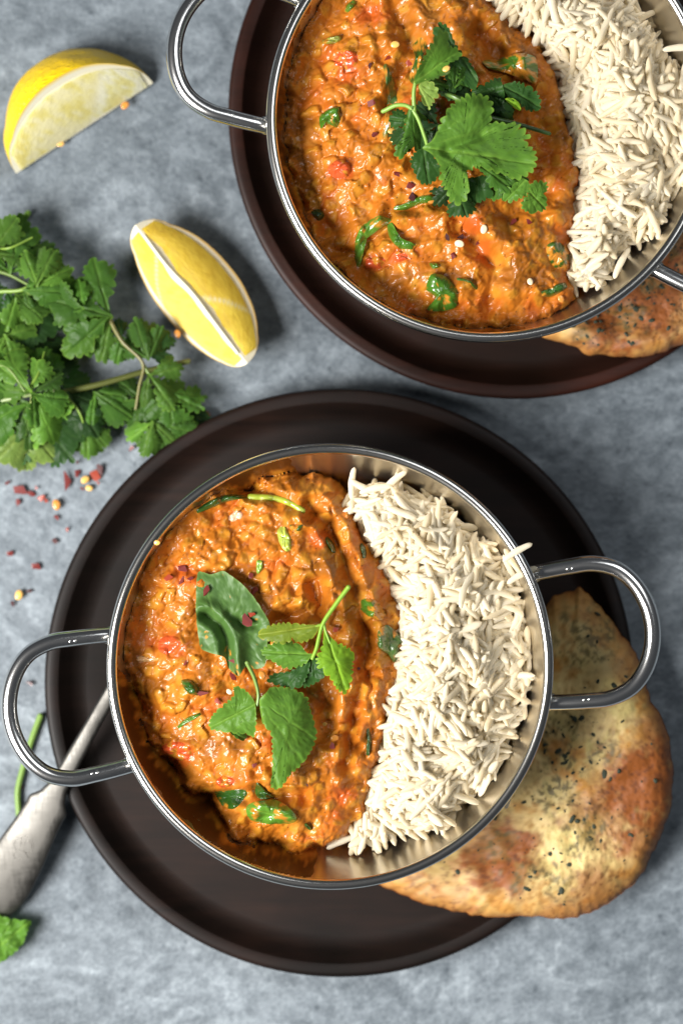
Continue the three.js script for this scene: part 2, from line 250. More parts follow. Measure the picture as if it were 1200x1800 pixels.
// one leaf blade from an outline in photo pixels. base: where the stalk joins; hFn(u, v, px, py) is the height in metres
function blade(pts, base, tone, hFn, opt = {}) {
  const { teeth = 3.2, period = 11, K = 12, seed = 1, veins = 1, centre, ref = H0 } = opt;
  const rs = resample(pts, 1.7, true, 0.4), n = rs.length; let far = 0, tip = rs[0]; for (const p of rs) { const d = Math.hypot(p[0] - base[0], p[1] - base[1]); if (d > far) { far = d; tip = p; } }
  let cx = 0, cy = 0; for (const p of rs) { cx += p[0] / n; cy += p[1] / n; } if (centre) [cx, cy] = centre;
  const ax = [(tip[0] - base[0]) / far, (tip[1] - base[1]) / far];
  const area = rs.reduce((s, p, i) => { const q = rs[(i + 1) % n]; return s + p[0] * q[1] - q[0] * p[1]; }, 0), sg = Math.sign(area);
  let len = 0; const out = rs.map((p, i) => {
    const a = rs[(i + n - 1) % n], b = rs[(i + 1) % n], l = Math.hypot(b[0] - a[0], b[1] - a[1]) || 1; len += l / 2;
    const away = smooth(0.12, 0.35, Math.hypot(p[0] - base[0], p[1] - base[1]) / far), ph = len / period + 1.3 * vnoise(len / 21, seed, 5);
    const a1 = teeth * 1.55 * away * (Math.pow(Math.abs(Math.sin(Math.PI * ph)), 0.6) - 0.62) * (0.6 + 0.8 * vnoise(len / 25, seed, 9));
    return [p[0] + ((b[1] - a[1]) / l) * sg * a1, p[1] - ((b[0] - a[0]) / l) * sg * a1];
  });
  const pos = [], col = [], idx = [], sink = opt.sink ?? 0;
  const vert = (px, py, k) => {
    const dx = px - base[0], dy = py - base[1], u = dx * ax[0] + dy * ax[1], v = dx * ax[1] * -1 + dy * ax[0];
    const ang = Math.atan2(v, u + far * 0.04), ph = ang / 0.36 + 0.25 * (vnoise(px / 16, py / 16, seed) - 0.5), side = Math.pow(0.5 + 0.5 * Math.cos(2 * Math.PI * ph), 14) * smooth(0.05, 0.2, Math.hypot(u, v) / far), main = Math.exp(-(v * v) / 5);
    const f = clamp(u / far);
    let y = hFn(f, v / far, px, py) - (main * 0.00035 + side * 0.00022) * veins + (fbm(px / 9, py / 9, 2, seed + 4) - 0.5) * 0.0007 * (opt.relief ?? 1) - sink * Math.pow(k, 4);
    y += (vnoise(px / 26, py / 26, seed + 8) - 0.5) * 0.0022 * k;
    const x = (px - 600) * S(ref), z = (py - 900) * S(ref);
    pos.push(x, y, z);
    let c = mix(tone, [tone[0] * 1.9 + 0.02, tone[1] * 1.6 + 0.02, tone[2] * 1.7 + 0.01], Math.max(main * (1 - 0.5 * f) * 0.7, side * 0.3 * smooth(1, 0.6, k)) * veins);
    const m = fbm(px / 14, py / 14, 3, seed + 12); c = mix(c, [c[0] * 0.7, c[1] * 0.75, c[2] * 0.8], smooth(0.45, 0.75, m) * 0.4);
    if (opt.rim) c = mix(c, [tone[0] * 2.2, tone[1] * 1.7, tone[2] * 2], smooth(0.93, 1, k) * 0.7);
    if (opt.sauce) c = mix(c, [0.5, 0.2, 0.02], smooth(opt.sauce, opt.sauce + 0.08, fbm(px / 11, py / 11, 3, seed + 20)));
    col.push(...c);
  };
  vert(cx, cy, 0);
  for (let k = 1; k <= K; k++) for (const p of out) vert(cx + (p[0] - cx) * k / K, cy + (p[1] - cy) * k / K, k / K);
  for (let i = 0; i < n; i++) { const a = 1 + i, b = 1 + (i + 1) % n; sg > 0 ? idx.push(0, b, a) : idx.push(0, a, b); for (let k = 0; k < K - 1; k++) { const p = 1 + k * n + i, q = 1 + k * n + (i + 1) % n; sg > 0 ? idx.push(p, q, p + n, q, q + n, p + n) : idx.push(p, p + n, q, q, p + n, q + n); } }
  return geom(pos, idx, col);
}
// a scrap of cooked leaf lying in the curry
function scrap(curry, pts, base, tone, o = {}) {
  const lift = o.lift ?? 0.0016;
  const g = blade(pts, base, tone, (u, v, px, py) => curry.H(px, py) * 1 + lift + (o.ridge ?? 0) * Math.sin(Math.PI * clamp(u)), { teeth: 0, veins: 0.7, sink: 0.0022, K: 7, seed: o.seed ?? 3, sauce: o.sauce ?? 0.62 });
  mesh(o.name ?? 'spinach_piece', g, M.wet, curry.t);
}
const strip = (line, w) => { const L = resample(line, 6, false); const a = [], b = []; L.forEach((p, i) => { const q = L[Math.min(i + 1, L.length - 1)], r = L[Math.max(i - 1, 0)], l = Math.hypot(q[0] - r[0], q[1] - r[1]) || 1, k = w * Math.sqrt(Math.sin(Math.PI * clamp((i + 0.6) / (L.length + 0.2)))); a.push([p[0] - (q[1] - r[1]) / l * k, p[1] + (q[0] - r[0]) / l * k]); b.unshift([p[0] + (q[1] - r[1]) / l * k, p[1] - (q[0] - r[0]) / l * k]); }); return [...a, ...b]; };
function stalk(curry, line, r, color, lift = 0.0004) { const m = M.stem.clone(); m.color.setRGB(...color); m.clearcoat = 0.7; mesh('spinach_stalk', rod(resample(line, 8, false).map((p) => new THREE.Vector3(X0(p[0]), curry.H(p[0], p[1]) + lift, Z0(p[1]))), r, 40, 8, 0.8), m, curry.t); }
// ---- front bowl
stalk(curryA, [[440, 874], [480, 876], [510, 884], [532, 898]], 0.0013, [0.30, 0.36, 0.03]);
scrap(curryA, strip([[342, 902], [372, 886], [405, 874], [436, 872]], 7), [342, 902], TONE.dark, { sauce: 0.7 });
scrap(curryA, [[486, 930], [500, 922], [513, 945], [514, 968], [500, 970], [488, 950]], [500, 970], [0.34, 0.42, 0.06], { sauce: 0.8 });
scrap(curryA, [[508, 922], [534, 921], [530, 934], [512, 934]], [534, 921], TONE.dark);
scrap(curryA, [[450, 985], [462, 983], [464, 1000], [452, 1010]], [452, 1010], [0.16, 0.30, 0.04], { sauce: 0.75 });
scrap(curryA, [[634, 1050], [660, 1052], [680, 1075], [672, 1090], [648, 1084], [630, 1070]], [634, 1050], TONE.mid, { sauce: 0.45 });
scrap(curryA, [[664, 1108], [680, 1098], [700, 1114], [710, 1130], [700, 1156], [692, 1166], [682, 1150], [664, 1134]], [692, 1166], TONE.spinach, { lift: 0.0026, ridge: 0.001 });
scrap(curryA, [[319, 1194], [336, 1192], [352, 1206], [350, 1220], [330, 1214]], [319, 1194], TONE.dark, { lift: 0.0022, sauce: 0.8 });
scrap(curryA, strip([[312, 1280], [325, 1268], [340, 1260], [358, 1250]], 5), [358, 1250], TONE.mid, { sauce: 0.8 });
scrap(curryA, [[370, 1394], [400, 1388], [434, 1385], [436, 1398], [410, 1424], [386, 1418]], [436, 1390], TONE.dark, { sauce: 0.66 });
scrap(curryA, [[434, 1416], [452, 1404], [486, 1404], [512, 1418], [522, 1434], [512, 1446], [474, 1446], [442, 1440]], [522, 1434], TONE.light, { lift: 0.0028, ridge: 0.0012, sauce: 0.64 });
scrap(curryA, [[448, 1394], [452, 1370], [470, 1388], [484, 1402], [462, 1402]], [452, 1370], TONE.dark, { lift: 0.002, sauce: 0.8 });
scrap(curryA, strip([[572, 942], [582, 958], [588, 972]], 5), [572, 942], TONE.deep, { sauce: 0.9 });
scrap(curryA, strip([[646, 1276], [649, 1300], [646, 1330]], 5), [646, 1276], TONE.deep, { sauce: 0.9 });
scrap(curryA, strip([[634, 955], [640, 970], [640, 982]], 5), [634, 955], TONE.deep, { sauce: 0.9 });
scrap(curryA, strip([[536, 1446], [543, 1455], [547, 1460]], 4), [536, 1446], TONE.dark, { sauce: 0.9 });
// onion and tomato
scrap(curryA, [[396, 912], [412, 896], [430, 900], [428, 912], [406, 920]], [430, 900], [0.52, 0.36, 0.22], { name: 'onion_piece', sauce: 0.7, lift: 0.0008 });
scrap(curryA, [[232, 1160], [244, 1152], [266, 1156], [288, 1152], [276, 1164], [250, 1167]], [232, 1160], [0.52, 0.30, 0.12], { name: 'onion_piece', sauce: 0.6, lift: 0.0008 });
for (const [x, y, w, h] of [[312, 1322, 36, 22], [298, 1132, 24, 20], [396, 1372, 20, 13]]) scrap(curryA, Array.from({ length: 10 }, (_, i) => [x + w * Math.cos(i * 0.628) * (0.8 + 0.3 * hash(i, x)), y + h * Math.sin(i * 0.628) * (0.8 + 0.3 * hash(i, y))]), [x - w, y], [0.52, 0.075, 0.018], { name: 'tomato_piece', lift: 0.0010, sauce: 0.58, seed: x });
// ---- rear bowl
scrap(curryB, [[562, 206], [580, 194], [596, 196], [594, 226], [574, 222], [564, 230]], [562, 206], TONE.mid, { lift: 0.0024, sauce: 0.7 });
scrap(curryB, strip([[674, 112], [684, 140], [690, 170], [686, 200], [678, 240], [676, 260]], 10), [674, 112], TONE.spinach, { sauce: 0.55 });
scrap(curryB, [[722, 70], [740, 62], [752, 90], [735, 130], [728, 160], [716, 140], [728, 105]], [722, 70], TONE.dark, { sauce: 0.52 });
scrap(curryB, strip([[628, 474], [630, 440], [640, 410], [662, 390], [686, 388]], 9), [628, 474], TONE.light, { lift: 0.0022, sauce: 0.62 });
scrap(curryB, strip([[684, 394], [692, 416], [704, 430], [728, 438]], 9), [684, 394], TONE.mid, { lift: 0.0022, sauce: 0.62 });
scrap(curryB, [[748, 510], [756, 486], [780, 488], [802, 510], [800, 540], [770, 548], [750, 544], [764, 524]], [802, 510], TONE.mid, { lift: 0.0026, ridge: 0.001, sauce: 0.68 });
scrap(curryB, strip([[796, 490], [820, 494], [840, 510]], 5), [796, 490], TONE.dark, { sauce: 0.7 });
scrap(curryB, [[752, 462], [766, 464], [772, 472], [758, 476]], [752, 462], TONE.mid, { sauce: 0.9 });
scrap(curryB, strip([[692, 368], [712, 364], [740, 354], [784, 352]], 7), [692, 368], TONE.mid, { sauce: 0.72, lift: 0.002 });
scrap(curryB, [[960, 432], [984, 424], [1002, 440], [1000, 462], [976, 470], [962, 456]], [960, 432], TONE.dark, { sauce: 0.5 });
scrap(curryB, strip([[948, 518], [970, 512], [998, 498]], 9), [948, 518], TONE.dark, { sauce: 0.7 });
scrap(curryB, [[846, 112], [872, 102], [906, 98], [938, 100], [944, 120], [940, 148], [910, 138], [880, 128], [854, 124]], [846, 112], TONE.mid, { lift: 0.003, ridge: 0.002, sauce: 0.5 });
scrap(curryB, strip([[606, 22], [616, 10], [626, 0]], 8), [606, 22], TONE.mid, { sauce: 0.7 });
scrap(curryB, strip([[566, 74], [584, 72], [600, 68]], 7), [566, 74], [0.2, 0.22, 0.03], { sauce: 0.6 });
scrap(curryB, [[545, 372], [560, 366], [572, 380], [560, 390]], [545, 372], TONE.deep, { sauce: 0.8 });
for (const [x, y, w, h] of [[660, 462, 24, 15], [606, 110, 30, 22], [704, 452, 18, 12], [598, 300, 26, 18]]) scrap(curryB, Array.from({ length: 10 }, (_, i) => [x + w * Math.cos(i * 0.628) * (0.8 + 0.3 * hash(i, x)), y + h * Math.sin(i * 0.628) * (0.8 + 0.3 * hash(i, y))]), [x - w, y], [0.52, 0.075, 0.018], { name: 'tomato_piece', lift: 0.0010, sauce: 0.58, seed: x });

// ---------------------------------------------------------------- rice
function grainGeo(seed) {
  const R = rng(seed), L = seed % 4 ? 0.0054 + R() * 0.0015 : 0.0038 + R() * 0.0010, W = 0.00096 + R() * 0.00020, bend = (R() - 0.4) * 0.0022, flat = 0.80 + R() * 0.12, n = 14, m = 9, blunt = R() * 0.25, pos = [], idx = [];
  for (let i = 0; i <= n; i++) {
    const t = -Math.cos(Math.PI * i / n) * 0.35 + (-1 + 2 * i / n) * 0.65, w = W * Math.pow(Math.max(0, 1 - Math.pow(Math.abs(t), 4.2)), 0.5) * (1 - (0.2 - blunt) * t - 0.12 * t * t) * (1 + 0.07 * Math.sin(t * 7 + seed)) + 1e-6;
    for (let j = 0; j < m; j++) { const a = j / m * 2 * Math.PI; pos.push(t * L, Math.sin(a) * w * flat + (i % 3 ? 0 : 0.00003), Math.cos(a) * w + bend * t * t * 1.6); }
  }
  for (let i = 0; i < n; i++) for (let j = 0; j < m; j++) { const a = i * m + j, b = i * m + (j + 1) % m; idx.push(a, a + m, b, b, a + m, b + m); }
  const g = geom(pos, idx); g.userData.local = true; return g;
}
const grains = Array.from({ length: 12 }, (_, i) => grainGeo(i * 17 + 5));
{ // face the right way out
  const g = grains[0], p = g.attributes.position, n = g.attributes.normal; let s = 0; for (let i = 0; i < p.count; i++) s += p.getY(i) * n.getY(i); if (s < 0) for (const q of grains) { const ix = q.index.array; for (let i = 0; i < ix.length; i += 3) { const t = ix[i]; ix[i] = ix[i + 1]; ix[i + 1] = t; } q.computeVertexNormals(); }
}
function makeRice(bowl, outline, seed, label, extra) {
  const poly = resample(outline, 14), R = rng(seed);
  const t = thing('rice_portion', label, 'rice', new THREE.Vector3(bowl.x, 0.03, bowl.z));
  const H = (px, py) => {
    const d = polyDist(poly, px, py), k = clamp(d / 110), dome = Math.sqrt(1 - (1 - k) * (1 - k));
    return 0.0335 + 0.0185 * dome + (fbm(px / 55, py / 55, 3, seed) - 0.5) * 0.015;
  };
  let x0 = 1e9, x1 = -1e9, y0 = 1e9, y1 = -1e9; for (const [x, y] of poly) { x0 = Math.min(x0, x); x1 = Math.max(x1, x); y0 = Math.min(y0, y); y1 = Math.max(y1, y); }
  const list = [], q = new THREE.Quaternion(), e = new THREE.Euler(0, 0, 0, 'YXZ'), one = new THREE.Vector3(1, 1, 1);
  const add = (px, py, dy, flatter) => {
    const e1 = 9, sx = (H(px + e1, py) - H(px - e1, py)) / (2 * e1 * S(H0)), sz = (H(px, py + e1) - H(px, py - e1)) / (2 * e1 * S(H0));
    const yaw = (fbm(px / 75, py / 75, 2, seed + 7) * 2.6 - 0.3) * Math.PI + (R() - 0.5) * 1.9;
    const along = clamp(sx * Math.cos(yaw) - sz * Math.sin(yaw), -0.9, 0.9);
    e.set(R() * 6.28, yaw, Math.atan(along) * 0.8 + (R() - 0.5) * (flatter ? 0.3 : R() < 0.25 ? 1.1 : 0.5), 'YZX');
    q.setFromEuler(e);
    const r = Math.hypot(X0(px) - bowl.x, Z0(py) - bowl.z);
    const k = 0.92 + R() * 0.26, out = (gr, yy) => [-1, 1].some((sg) => { const v = new THREE.Vector3(sg * 0.0052 * k, 0, 0).applyQuaternion(q); const rr = Math.hypot(X0(px) + v.x - bowl.x, Z0(py) + v.z - bowl.z); return yy + v.y < bowlH(rr) + 0.0006 || rr > 0.0672; }), y = Math.max(H(px, py) + dy, bowlH(r) + 0.0014);
    if (out(0, y)) { if (!out(0, y + 0.002)) return add2(y + 0.002); return; }
    add2(y);
    function add2(y) { list.push({ y: y + (dy > -0.0005 ? 0.1 : 0), m: new THREE.Matrix4().compose(new THREE.Vector3(X0(px), y, Z0(py)), q, one.clone().multiplyScalar(k)), g: Math.floor(R() * 12), c: Math.floor(R() * 3) }); }
  };
  for (const [dy, want, gap] of [[-0.0034, 460, 9], [-0.0014, 640, 10.5], [0, 600, 12.4]]) {
    const kept = [];
    for (let k = 0; k < 40000 && kept.length < want; k++) {
      const px = lerp(x0, x1, R()), py = lerp(y0, y1, R());
      if (py < -60 || px > 1245) continue;
      const d = polyDist(poly, px, py); if (d < 2 + (dy < 0 ? 6 : 0)) continue;
      if (kept.some((p) => Math.abs(p[0] - px) < gap && Math.hypot(p[0] - px, p[1] - py) < gap)) continue;
      kept.push([px, py]); add(px, py, dy + (R() - 0.5) * 0.0014, dy < 0);
    }
  }
  for (const [px, py, yaw, pitch, y] of extra) { q.setFromEuler(e.set(0.3, yaw, pitch, 'YZX')); list.push({ y: 1, m: new THREE.Matrix4().compose(new THREE.Vector3(X0(px), y, Z0(py)), q, one), g: 2, c: 2 }); }
  const off = new THREE.Matrix4().makeTranslation(-bowl.x, -0.03, -bowl.z);
  const vis = (g) => { const v = new THREE.Vector3().setFromMatrixPosition(g.m), f = 1 / S(v.y), px = 600 + v.x * f, py = 900 + v.z * f; return px > -10 && px < 1210 && py > -10; };
  list.sort((a, b) => (vis(b) - vis(a)) || (b.y - a.y));
  const MM = [M.rice, M.riceB, M.riceC], rest = [[], [], []];
  list.forEach((g, i) => {
    g.m.premultiply(off);
    if (i < 300) { const o = mesh('rice_grain', grains[g.g], MM[g.c], null); scene.remove(o); o.name = 'rice_grain'; g.m.decompose(o.position, o.quaternion, o.scale); t.add(o); }
    else { const c = grains[g.g].clone(); c.applyMatrix4(g.m); rest[g.c].push(c); }
  });
  rest.forEach((r, i) => { const g = mergeGeometries(r); g.userData.local = true; const o = mesh('rice_bed', g, MM[i], t); o.userData.kind = 'stuff'; });
  // packed rice underneath, between the grains
  const pos = [], idx = [], st = 7, nx = Math.ceil((x1 - x0) / st), ny = Math.ceil((y1 - y0) / st), id = {};
  for (let j = 0; j <= ny; j++) for (let i = 0; i <= nx; i++) { const px = x0 + i * st, py = y0 + j * st; if (polyDist(poly, px, py) < 12) continue; id[j + '_' + i] = pos.length / 3; pos.push(X0(px), H(px, py) - 0.0034 + (hash(i, j, seed) - 0.5) * 0.0012, Z0(py)); }
  for (let j = 0; j < ny; j++) for (let i = 0; i < nx; i++) { const a = id[j + '_' + i], b = id[j + '_' + (i + 1)], c = id[(j + 1) + '_' + i], d = id[(j + 1) + '_' + (i + 1)]; if (a !== undefined && b !== undefined && c !== undefined && d !== undefined) idx.push(a, c, b, b, c, d); }
  mesh('packed_rice', geom(pos, idx), M.riceB, t).userData.kind = 'stuff';
  return { t, H };
}
const riceA = makeRice(bowlA, [[612, 862], [640, 866], [668, 848], [692, 848], [720, 866], [765, 872], [830, 912], [888, 962], [908, 1010], [922, 1070], [934, 1150], [926, 1240], [898, 1300], [886, 1372], [850, 1408], [806, 1430], [786, 1462], [720, 1480], [655, 1492], [612, 1484], [628, 1444], [646, 1384], [668, 1310], [682, 1250], [692, 1180], [696, 1120], [690, 1050], [668, 985], [630, 920]], 41, 'white basmati rice heaped along the right of the front bowl',
  [[902, 968, 0.55, 0.12, 0.0573], [912, 1008, 0.5, 0.0, 0.0535], [893, 1392, 1.25, 0.35, 0.0500], [690, 846, 0.7, 0.1, 0.046], [640, 858, 2.7, 0.1, 0.044], [660, 858, 0.2, 0.05, 0.0462], [618, 850, 1.5, 0.3, 0.043], [600, 1486, 0.4, 0.1, 0.036]]);
const riceB = makeRice(bowlB, [[872, 8], [860, -60], [980, -110], [1090, -80], [1140, 10], [1176, 70], [1212, 120], [1222, 200], [1214, 290], [1186, 350], [1166, 412], [1112, 436], [1072, 484], [1024, 508], [1004, 490], [1002, 430], [1012, 350], [1010, 270], [992, 200], [980, 130], [940, 62]], 77, 'white basmati rice heaped along the right of the rear bowl', [[1185, 96, 0.05, 0.05, 0.056], [1090, 462, 1.1, 0.1, 0.045], [1062, 482, 1.05, 0.05, 0.042]]);

// ---------------------------------------------------------------- torn flatbreads
function makeBread(outline, c, label, plate, seed, spots, herbs, top) {
  const rs = resample(outline, 4, true, 0.35), n = rs.length, K = 84, pos = [], col = [], idx = [], hb = 0.034;
  const w0 = P(c[0], c[1], 0.02), t = thing('flatbread', label, 'flatbread', new THREE.Vector3(w0.x, 0.012, w0.z));
  const XY = (px, py, h) => [(px - 600) * S(0.022), h, (py - 900) * S(0.022)];
  const bot = (px, py) => { const x = (px - 600) * S(0.022) - plate.c.x, z = (py - 900) * S(0.022) - plate.c.y, r = Math.hypot(x, z); return lerp(0.0072, 0.0146, smooth(plate.R * 0.55, plate.R - 0.006, r)) - 0.003 * smooth(plate.R, plate.R + 0.03, r); };
  const topH = (px, py, k) => bot(px, py) + top * Math.pow(1 - Math.pow(k, 5), 0.5) * (0.78 + 0.30 * smooth(0.4, 0.86, k)) + ((fbm(px / 60, py / 60, 2, seed) - 0.5) * 0.0042 + (fbm(px / 20, py / 20, 3, seed + 6) - 0.5) * 0.0015 + (fbm(px / 6, py / 6, 2, seed + 9) - 0.5) * 0.00028) * (1 - Math.pow(k, 6));
  const CR = [0.62, 0.46, 0.19], GO = [0.46, 0.22, 0.045], BR = [0.22, 0.062, 0.008], DK = [0.06, 0.03, 0.012], GR = [0.48, 0.42, 0.13];
  const colour = (px, py, k) => {
    const n1 = fbm(px / 55, py / 55, 4, seed + 20), n2 = fbm(px / 16, py / 16, 3, seed + 30), n3 = fbm(px / 6, py / 6, 2, seed + 40);
    let q = mix(CR, GR, smooth(0.45, 0.75, fbm(px / 40 + 9, py / 40, 3, seed + 50)) * 0.45);
    q = mix(q, GO, smooth(0.5, 0.72, n1 * 0.7 + n2 * 0.3)); q = mix(q, GO, smooth(0.72, 0.97, k + (n2 - 0.5) * 0.3) * 0.85);
    for (const [sx, sy, sr, dark] of spots) { const s = smooth(1.4, 0.6, Math.hypot(px - sx, py - sy) / sr + (n1 - 0.5) * 1.3 + (n2 - 0.5) * 1.1); q = mix(q, BR, s * Math.min(1, dark * 1.2)); q = mix(q, [0.07, 0.022, 0.006], s * smooth(0.58, 0.74, n3) * 0.4); }
    q = mix(q, BR, smooth(0.93, 1.0, k) * 0.5 * n1 * 2);
    q = mix(q, [q[0] * 0.55, q[1] * 0.45, q[2] * 0.35], smooth(0.5, 0.72, n3 * 0.5 + n2 * 0.5) * 0.6);
    for (const [sx, sy, sr] of herbs) { const s = smooth(1, 0.35, Math.hypot(px - sx, py - sy) / sr + (n2 - 0.5) * 1.6); q = mix(q, DK, s * smooth(0.40, 0.66, n3) * 0.75); q = mix(q, [0.20, 0.20, 0.05], s * 0.22); }
    return q;
  };
  const push = (px, py, h, k) => { pos.push(...XY(px, py, h)); col.push(...colour(px, py, k)); };
  const ragged = rs.map((p, i) => { const a = (fbm(p[0] / 13, p[1] / 13, 3, seed + 60) - 0.5) * 9; const l = Math.hypot(p[0] - c[0], p[1] - c[1]); return [p[0] + (p[0] - c[0]) / l * a, p[1] + (p[1] - c[1]) / l * a]; });
  push(c[0], c[1], topH(c[0], c[1], 0), 0);
  for (let k = 1; k <= K; k++) { const f = 1 - Math.pow(1 - k / K, 1.35); for (const p of ragged) { const px = c[0] + (p[0] - c[0]) * f, py = c[1] + (p[1] - c[1]) * f; push(px, py, topH(px, py, f) + (k === K ? 0.0018 : 0), f); } }
  for (const f of [0.985, 0.9, 0.5]) for (const p of ragged) { const px = c[0] + (p[0] - c[0]) * f, py = c[1] + (p[1] - c[1]) * f; push(px, py, bot(px, py) - (f === 0.985 ? 0 : 0.0002), 1); }
  for (let i = 0; i < n; i++) { const j = (i + 1) % n; idx.push(0, 1 + j, 1 + i); for (let k = 0; k < K + 2; k++) { const a = 1 + k * n + i, b = 1 + k * n + j; idx.push(a, b, a + n, b, b + n, a + n); } }
  let sA = 0; for (let i = 0; i < n; i++) { const q = rs[(i + 1) % n]; sA += rs[i][0] * q[1] - q[0] * rs[i][1]; }
  if (sA < 0) for (let i = 0; i < idx.length; i += 3) { const s = idx[i]; idx[i] = idx[i + 1]; idx[i + 1] = s; }
  mesh('crust', geom(pos, idx, col), M.bread, t);
  // dried herb flecks
  const R = rng(seed + 3), fl = [];
  const kOf = (px, py) => { let best = 9; for (const p of ragged) { const a = Math.atan2(p[1] - c[1], p[0] - c[0]) - Math.atan2(py - c[1], px - c[0]); if (Math.abs(a) < 0.03) best = Math.hypot(px - c[0], py - c[1]) / Math.hypot(p[0] - c[0], p[1] - c[1]); } return best; };
  for (let i = 0; i < 330; i++) {
    let px, py; if (i < 250 && herbs.length) { const h = herbs[i % herbs.length]; const a = R() * 6.28, r = h[2] * 1.9 * Math.pow(R(), 0.8); px = h[0] + Math.cos(a) * r; py = h[1] + Math.sin(a) * r; } else { const p = rs[Math.floor(R() * n)], f = Math.sqrt(R()); px = c[0] + (p[0] - c[0]) * f; py = c[1] + (p[1] - c[1]) * f; }
    const k = kOf(px, py); if (k > 0.94) continue;
    const s = 0.00014 + Math.pow(R(), 4) * 0.0010, g = new THREE.IcosahedronGeometry(s, 0); g.deleteAttribute('uv'); g.scale(0.7 + R(), 0.4, 0.5 + R() * 0.6); g.rotateY(R() * 6.28); const v = XY(px, py, topH(px, py, k) + 0.0001); g.translate(...v); fl.push(g);
  }
  mesh('herb_flecks', mergeGeometries(fl), M.herb, t).userData.kind = 'stuff';
}
makeBread([[640, 1548], [668, 1566], [730, 1590], [800, 1608], [870, 1618], [940, 1616], [990, 1622], [1040, 1610], [1090, 1584], [1130, 1548], [1160, 1490], [1182, 1430], [1188, 1360], [1182, 1310], [1170, 1268], [1146, 1232], [1136, 1190], [1120, 1150], [1092, 1110], [1060, 1070], [1040, 1050], [1022, 1032], [1012, 1040], [976, 1052], [950, 1100], [930, 1180], [900, 1290], [850, 1370], [780, 1450], [700, 1510]], [985, 1400], 'torn herby flatbread lying half under the front bowl', plateA, 512,
  [[880, 1510, 70, 0.85], [1120, 1370, 75, 0.9], [1060, 1420, 60, 0.6], [1150, 1290, 40, 0.6], [1020, 1600, 55, 0.5], [760, 1560, 60, 0.35], [1150, 1480, 50, 0.6], [1120, 1180, 40, 0.4], [1080, 1560, 50, 0.4]],
  [[870, 1490, 42], [985, 1390, 36], [1045, 1450, 40], [995, 1340, 40], [965, 1410, 34], [930, 1540, 36], [1000, 1260, 40], [1060, 1320, 34], [1030, 1120, 60], [960, 1290, 34], [980, 1550, 34], [1020, 1480, 40]], 0.0098);
makeBread([[950, 582], [985, 598], [1012, 608], [1034, 622], [1060, 622], [1090, 626], [1130, 624], [1180, 612], [1250, 580], [1300, 500], [1300, 380], [1240, 350], [1180, 400], [1120, 470], [1040, 530]], [1160, 530], 'toasted brown flatbread under the rear bowl at the frame edge', plateB, 700,
  [[1100, 540, 70, 0.9], [1160, 480, 60, 0.9], [1140, 580, 50, 0.5], [1190, 540, 60, 0.6], [1050, 570, 50, 0.5], [1180, 420, 40, 0.6]], [[1140, 490, 40], [1030, 590, 20], [1100, 560, 40], [1180, 430, 30]], 0.010);

// ---------------------------------------------------------------- garnish on the curries
function sprig(label, category, stems, leaves, hAt, group, ref = 0.0595) {
  const X0 = (px) => (px - 600) * S(ref), Z0 = (py) => (py - 900) * S(ref);
  const p0 = stems[0].line[0], t = thing('coriander_sprig', label, category, new THREE.Vector3(X0(p0[0]), hAt, Z0(p0[1])), group);
  for (const s of stems) { const m = M.stem.clone(); m.color.setRGB(...s.color); mesh('stem', rod(s.line.map(([x, y, h]) => new THREE.Vector3(X0(x), h, Z0(y))), s.r ?? 0.0008, 36, 8, s.taper ?? 0.7), m, t); }
  leaves.forEach((l, i) => mesh('leaf', l.multi ? mergeGeometries(l.multi.map((p) => blade(p.pts, p.base, TONE[p.tone].map((c) => c * (0.5 + 0.6 * hash(p.seed, 3))), p.h, { ...p, rim: true, ref }))) : blade(l.pts, l.base, TONE[l.tone], l.h, { seed: i * 5 + 3 + (l.seed ?? 0), teeth: (l.teeth ?? 3.2) * 1.3, period: l.period ?? 11, centre: l.centre, rim: true, K: l.K ?? 12, ref }), M.leaf, t));
  return t;
}
const slope = (h0, h1, cup = 0.0, side = 0) => (u, v) => lerp(h0, h1, u) + cup * v * v * 4 - 0.004 * Math.max(0, u - 0.6) + side * v;
{
  const t = thing('spinach_leaf', 'creased wilted spinach leaf flat on the front curry', 'spinach leaf', new THREE.Vector3(X0(400), 0.05, Z0(1090)));
  const fold = [[362, 1082], [385, 1098], [398, 1122], [402, 1160], [404, 1185]], fold2 = [[402, 1080], [430, 1100], [450, 1098]];
  const H = (px, py) => Math.max(0.0525, 0.0035 + curryA.H(px, py) * 0.25 + 0.75 * 0.0500);
  const g = blade([[348, 1007], [370, 1010], [393, 1004], [420, 1022], [441, 1043], [462, 1073], [475, 1100], [470, 1130], [466, 1168], [450, 1176], [432, 1172], [420, 1187], [402, 1176], [393, 1154], [357, 1142], [349, 1118], [345, 1064]], [412, 1182], TONE.spinach, (u, v, px, py) => {
    const k = lineDist(fold, px, py), k2 = lineDist(fold2, px, py); return H(px, py) - 0.0030 * Math.exp(-k * k / 90) + 0.0022 * Math.exp(-Math.pow(k - 17, 2) / 160) - 0.0022 * Math.exp(-k2 * k2 / 60) - 0.001 * smooth(0.7, 1, u);
  }, { teeth: 0.6, period: 30, K: 26, seed: 31, veins: 0.5, rim: true, sauce: 0.76, ref: 0.0525, relief: 0.55 });
  mesh('blade', g, new THREE.MeshPhysicalMaterial({ vertexColors: true, roughness: 0.5, specularIntensity: 0.7, side: THREE.DoubleSide }), t);
}
